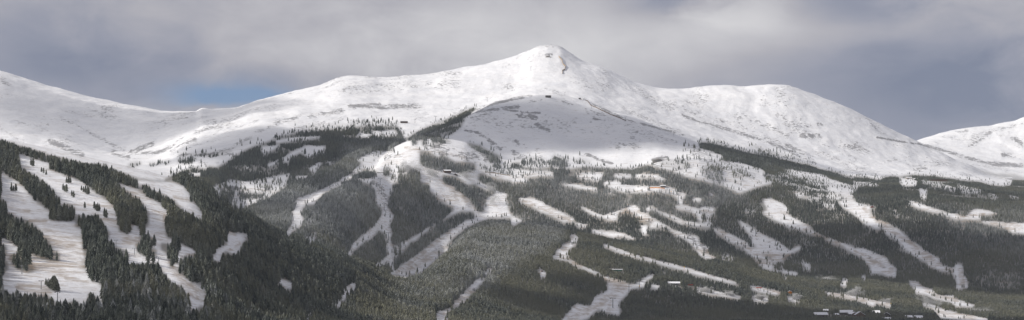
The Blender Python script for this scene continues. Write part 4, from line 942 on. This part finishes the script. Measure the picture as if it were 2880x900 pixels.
# boulders on the knolls
def boulder(x, y, zz, r, label, rnd):
    b = bmesh.new(); bmesh.ops.create_icosphere(b, subdivisions=3, radius=1)
    ph = [rnd.uniform(0, 9) for _ in range(6)]
    for v_ in b.verts:
        c = v_.co; k = 1 + .22 * math.sin(2.3 * c.x + ph[0]) * math.cos(2.9 * c.y + ph[1]) + .16 * math.sin(5 * c.z + ph[2] + 3 * c.x) + rnd.uniform(-.05, .05)
        v_.co = Vector((c.x * r[0], c.y * r[1], c.z * r[2])) * k
    me = bpy.data.meshes.new('boulder'); b.to_mesh(me); b.free(); me.materials.append(M_stone)
    o = bpy.data.objects.new('boulder', me); C.objects.link(o); o.location = (x, y, zz); o.rotation_euler = (0, .1, rnd.uniform(-.3, .3))
    tag(o, label, 'rock')
rb = random.Random(9)
x, y, zz = tspot('D1', 1262, 232); boulder(x, y, zz, (17, 9, 9), 'big slanting brown rock outcrop at the foot of the bright bowl', rb)
x, y, zz = tspot('U1', 937, 97); boulder(x, y, zz - 2, (13, 8, 6), 'dark rock outcrop just below the summit', rb)

# ------------------------------------------------------------------ drifting snow from the guns and the wind
def plume(tile, a, b, rx, ry, rz_, dens, label, seed):
    x, y, zz = tspot(tile, a, b)
    px = y / FP / 3.096
    r = (rx * px, ry, rz_ * px)
    bm_ = bmesh.new(); bmesh.ops.create_icosphere(bm_, subdivisions=3, radius=1)
    me = bpy.data.meshes.new('snow_mist'); bm_.to_mesh(me); bm_.free()
    m = bpy.data.materials.new('snow_mist'); m.use_nodes = True; N, L = m.node_tree.nodes, m.node_tree.links; N.clear()
    o_ = N.new('ShaderNodeOutputMaterial'); pv = N.new('ShaderNodeVolumePrincipled'); L.new(pv.outputs[0], o_.inputs['Volume'])
    pv.inputs['Color'].default_value = (1, 1, 1, 1); pv.inputs['Anisotropy'].default_value = .1
    t = N.new('ShaderNodeTexCoord'); ln_ = N.new('ShaderNodeVectorMath'); ln_.operation = 'LENGTH'; L.new(t.outputs['Object'], ln_.inputs[0])
    ns = N.new('ShaderNodeTexNoise'); mp = N.new('ShaderNodeMapping'); L.new(t.outputs['Object'], mp.inputs[0]); mp.inputs['Location'].default_value = (seed, seed, 0); L.new(mp.outputs[0], ns.inputs['Vector'])
    ns.inputs['Scale'].default_value = 2.2; ns.inputs['Detail'].default_value = 4; ns.inputs['Roughness'].default_value = .6; ns.inputs['Distortion'].default_value = .5
    M = lambda op, a_, b_=None, clamp=False: mnode(N, L, op, a_, b_, None, clamp)
    f = M('SUBTRACT', M('SUBTRACT', M('MULTIPLY', ns.outputs['Fac'], 3.2), 1.05), M('MULTIPLY', ln_.outputs['Value'], 1.15), clamp=True)
    L.new(M('MULTIPLY', f, dens * 4.5), pv.inputs['Density']); me.materials.append(m)
    o = bpy.data.objects.new('snow_mist', me); C.objects.link(o); o.location = (x, y - 4, zz + r[2] * .35); o.scale = r
    tag(o, label, 'snow cloud', 'clouds of blown snow', 'stuff')
for i, (t, a, b, rx, ry, rz_, dn, lab) in enumerate([
    ('E2', 200, 560, 110, 22, 50, .16, 'white snow gun cloud at the left end of the row in the lower right woods'), ('E2', 400, 590, 110, 20, 42, .12, 'white snow gun cloud, second of the row in the lower right woods'),
    ('E2', 680, 625, 95, 20, 48, .2, 'dense white snow gun cloud, third of the row'), ('E2', 980, 630, 90, 20, 56, .16, 'white snow gun cloud below the orange shed'),
    ('F2', 30, 600, 110, 22, 90, .09, 'tall snow gun cloud left above the village'), ('F2', 660, 690, 220, 30, 110, .035, 'broad thin veil of snow over the woods right of the village'),
    ('F2', 1120, 760, 200, 30, 80, .03, 'thin snow veil near the bottom right corner'), ('F2', 290, 650, 110, 18, 40, .07, 'thin snow cloud behind the village pole'),
    ('E2', 1240, 480, 150, 25, 70, .035, 'thin snow veil below the dark round wood'), ('E2', 1470, 590, 90, 22, 50, .12, 'white cloud at the left end of the strip behind the village'),
    ('C1', 600, 320, 150, 50, 100, .035, 'wind blown snow drifting over the top of the central run'), ('C1', 790, 350, 130, 60, 75, .03, 'snow haze below the upper treed band of the central run'),
    ('C1', 1090, 370, 140, 50, 55, .035, 'snow haze right of the lodge'), ('C1', 1300, 480, 110, 40, 70, .025, 'snow haze at the top of the right branch of the central run'), ('C1', 1330, 600, 110, 40, 110, .018, 'faint snow haze on the right branch of the central run')]):
    plume(t, a, b, rx, ry, rz_, dn, lab, 3.1 * i + 1)

# ------------------------------------------------------------------ unseen clouds added overhead to shade the slopes, and the air
def cloud(u, v, rx, ry, thick, dens, seed, alt=1750):
    gx_, gy_, gz_ = spot(u, v); c = Vector((gx_, gy_, gz_)) + to_sun * (alt / to_sun.z)
    rnd = random.Random(seed); b = bmesh.new()
    bmesh.ops.create_icosphere(b, subdivisions=4, radius=1)
    ph = [rnd.uniform(0, 9) for _ in range(6)]
    for v_ in b.verts:
        p = v_.co; k = 1 + .25 * math.sin(2.6 * p.x + ph[0]) * math.cos(3.1 * p.y + ph[1]) + .14 * math.sin(6 * p.x + ph[2]) * math.sin(5 * p.y + ph[3]) + .08 * math.sin(11 * p.y + ph[4]) * math.sin(9 * p.x + ph[5])
        zq = abs(p.z) * p.z * thick * (1.3 if p.z > 0 else .5) * (1 + .3 * math.sin(7 * p.x + ph[5]) * math.sin(6 * p.y + ph[1]))
        v_.co = Vector((p.x * rx * k, p.y * ry * k, zq))
    me = bpy.data.meshes.new('cloud'); b.to_mesh(me); b.free()
    m = bpy.data.materials.new('cloud'); m.use_nodes = True; N, L = m.node_tree.nodes, m.node_tree.links; N.clear()
    o_ = N.new('ShaderNodeOutputMaterial'); pv = N.new('ShaderNodeVolumePrincipled'); L.new(pv.outputs[0], o_.inputs['Volume'])
    pv.inputs['Density'].default_value = dens; pv.inputs['Color'].default_value = (.95, .95, .96, 1); me.materials.append(m)
    o = bpy.data.objects.new('cloud', me); C.objects.link(o); o.location = c  # out of view, added up the sun ray for the shade it casts
    o['kind'] = 'structure'
for i, a in enumerate([
    (1490, 335, 400, 330, 260, .0036), (1650, 350, 300, 420, 240, .0034), (1330, 340, 300, 300, 240, .0036), (1800, 372, 330, 200, 220, .004), (1440, 400, 300, 160, 180, .003),
    (800, 420, 480, 620, 300, .004), (200, 330, 900, 900, 300, .0016),
    (2800, 765, 330, 300, 260, .009), (2330, 725, 260, 320, 240, .008), (2130, 905, 300, 300, 280, .013), (2580, 905, 330, 280, 250, .012), (1880, 915, 220, 240, 250, .012), (1165, 600, 150, 210, 200, .006), (960, 600, 130, 260, 200, .004),
    (740, 835, 260, 220, 240, .004), (1010, 640, 220, 420, 200, .0012), (2080, 430, 280, 260, 200, .002), (100, 890, 420, 260, 220, .002),
    (2650, 540, 420, 420, 220, .0015), (1500, 640, 300, 260, 200, .0018)]):
    cloud(*a, seed=i)

hb = bmesh.new(); bmesh.ops.create_cube(hb, size=1)
for v_ in hb.verts: v_.co = Vector((v_.co.x * 60200, (v_.co.y + .5) * 60200 - 14100, (v_.co.z + .5) * 1330 - 80))
hm_ = bpy.data.meshes.new('haze'); hb.to_mesh(hm_); hb.free()
m = bpy.data.materials.new('haze'); m.use_nodes = True; N, L = m.node_tree.nodes, m.node_tree.links; N.clear()
o_ = N.new('ShaderNodeOutputMaterial'); pv = N.new('ShaderNodeVolumePrincipled'); L.new(pv.outputs[0], o_.inputs['Volume'])
pv.inputs['Density'].default_value = 1.6e-5; pv.inputs['Color'].default_value = (.78, .87, 1.0, 1); hm_.materials.append(m)
haze = bpy.data.objects.new('haze', hm_); C.objects.link(haze); haze['kind'] = 'stuff'; haze['label'] = 'thin bluish winter air between the viewer and the mountains'
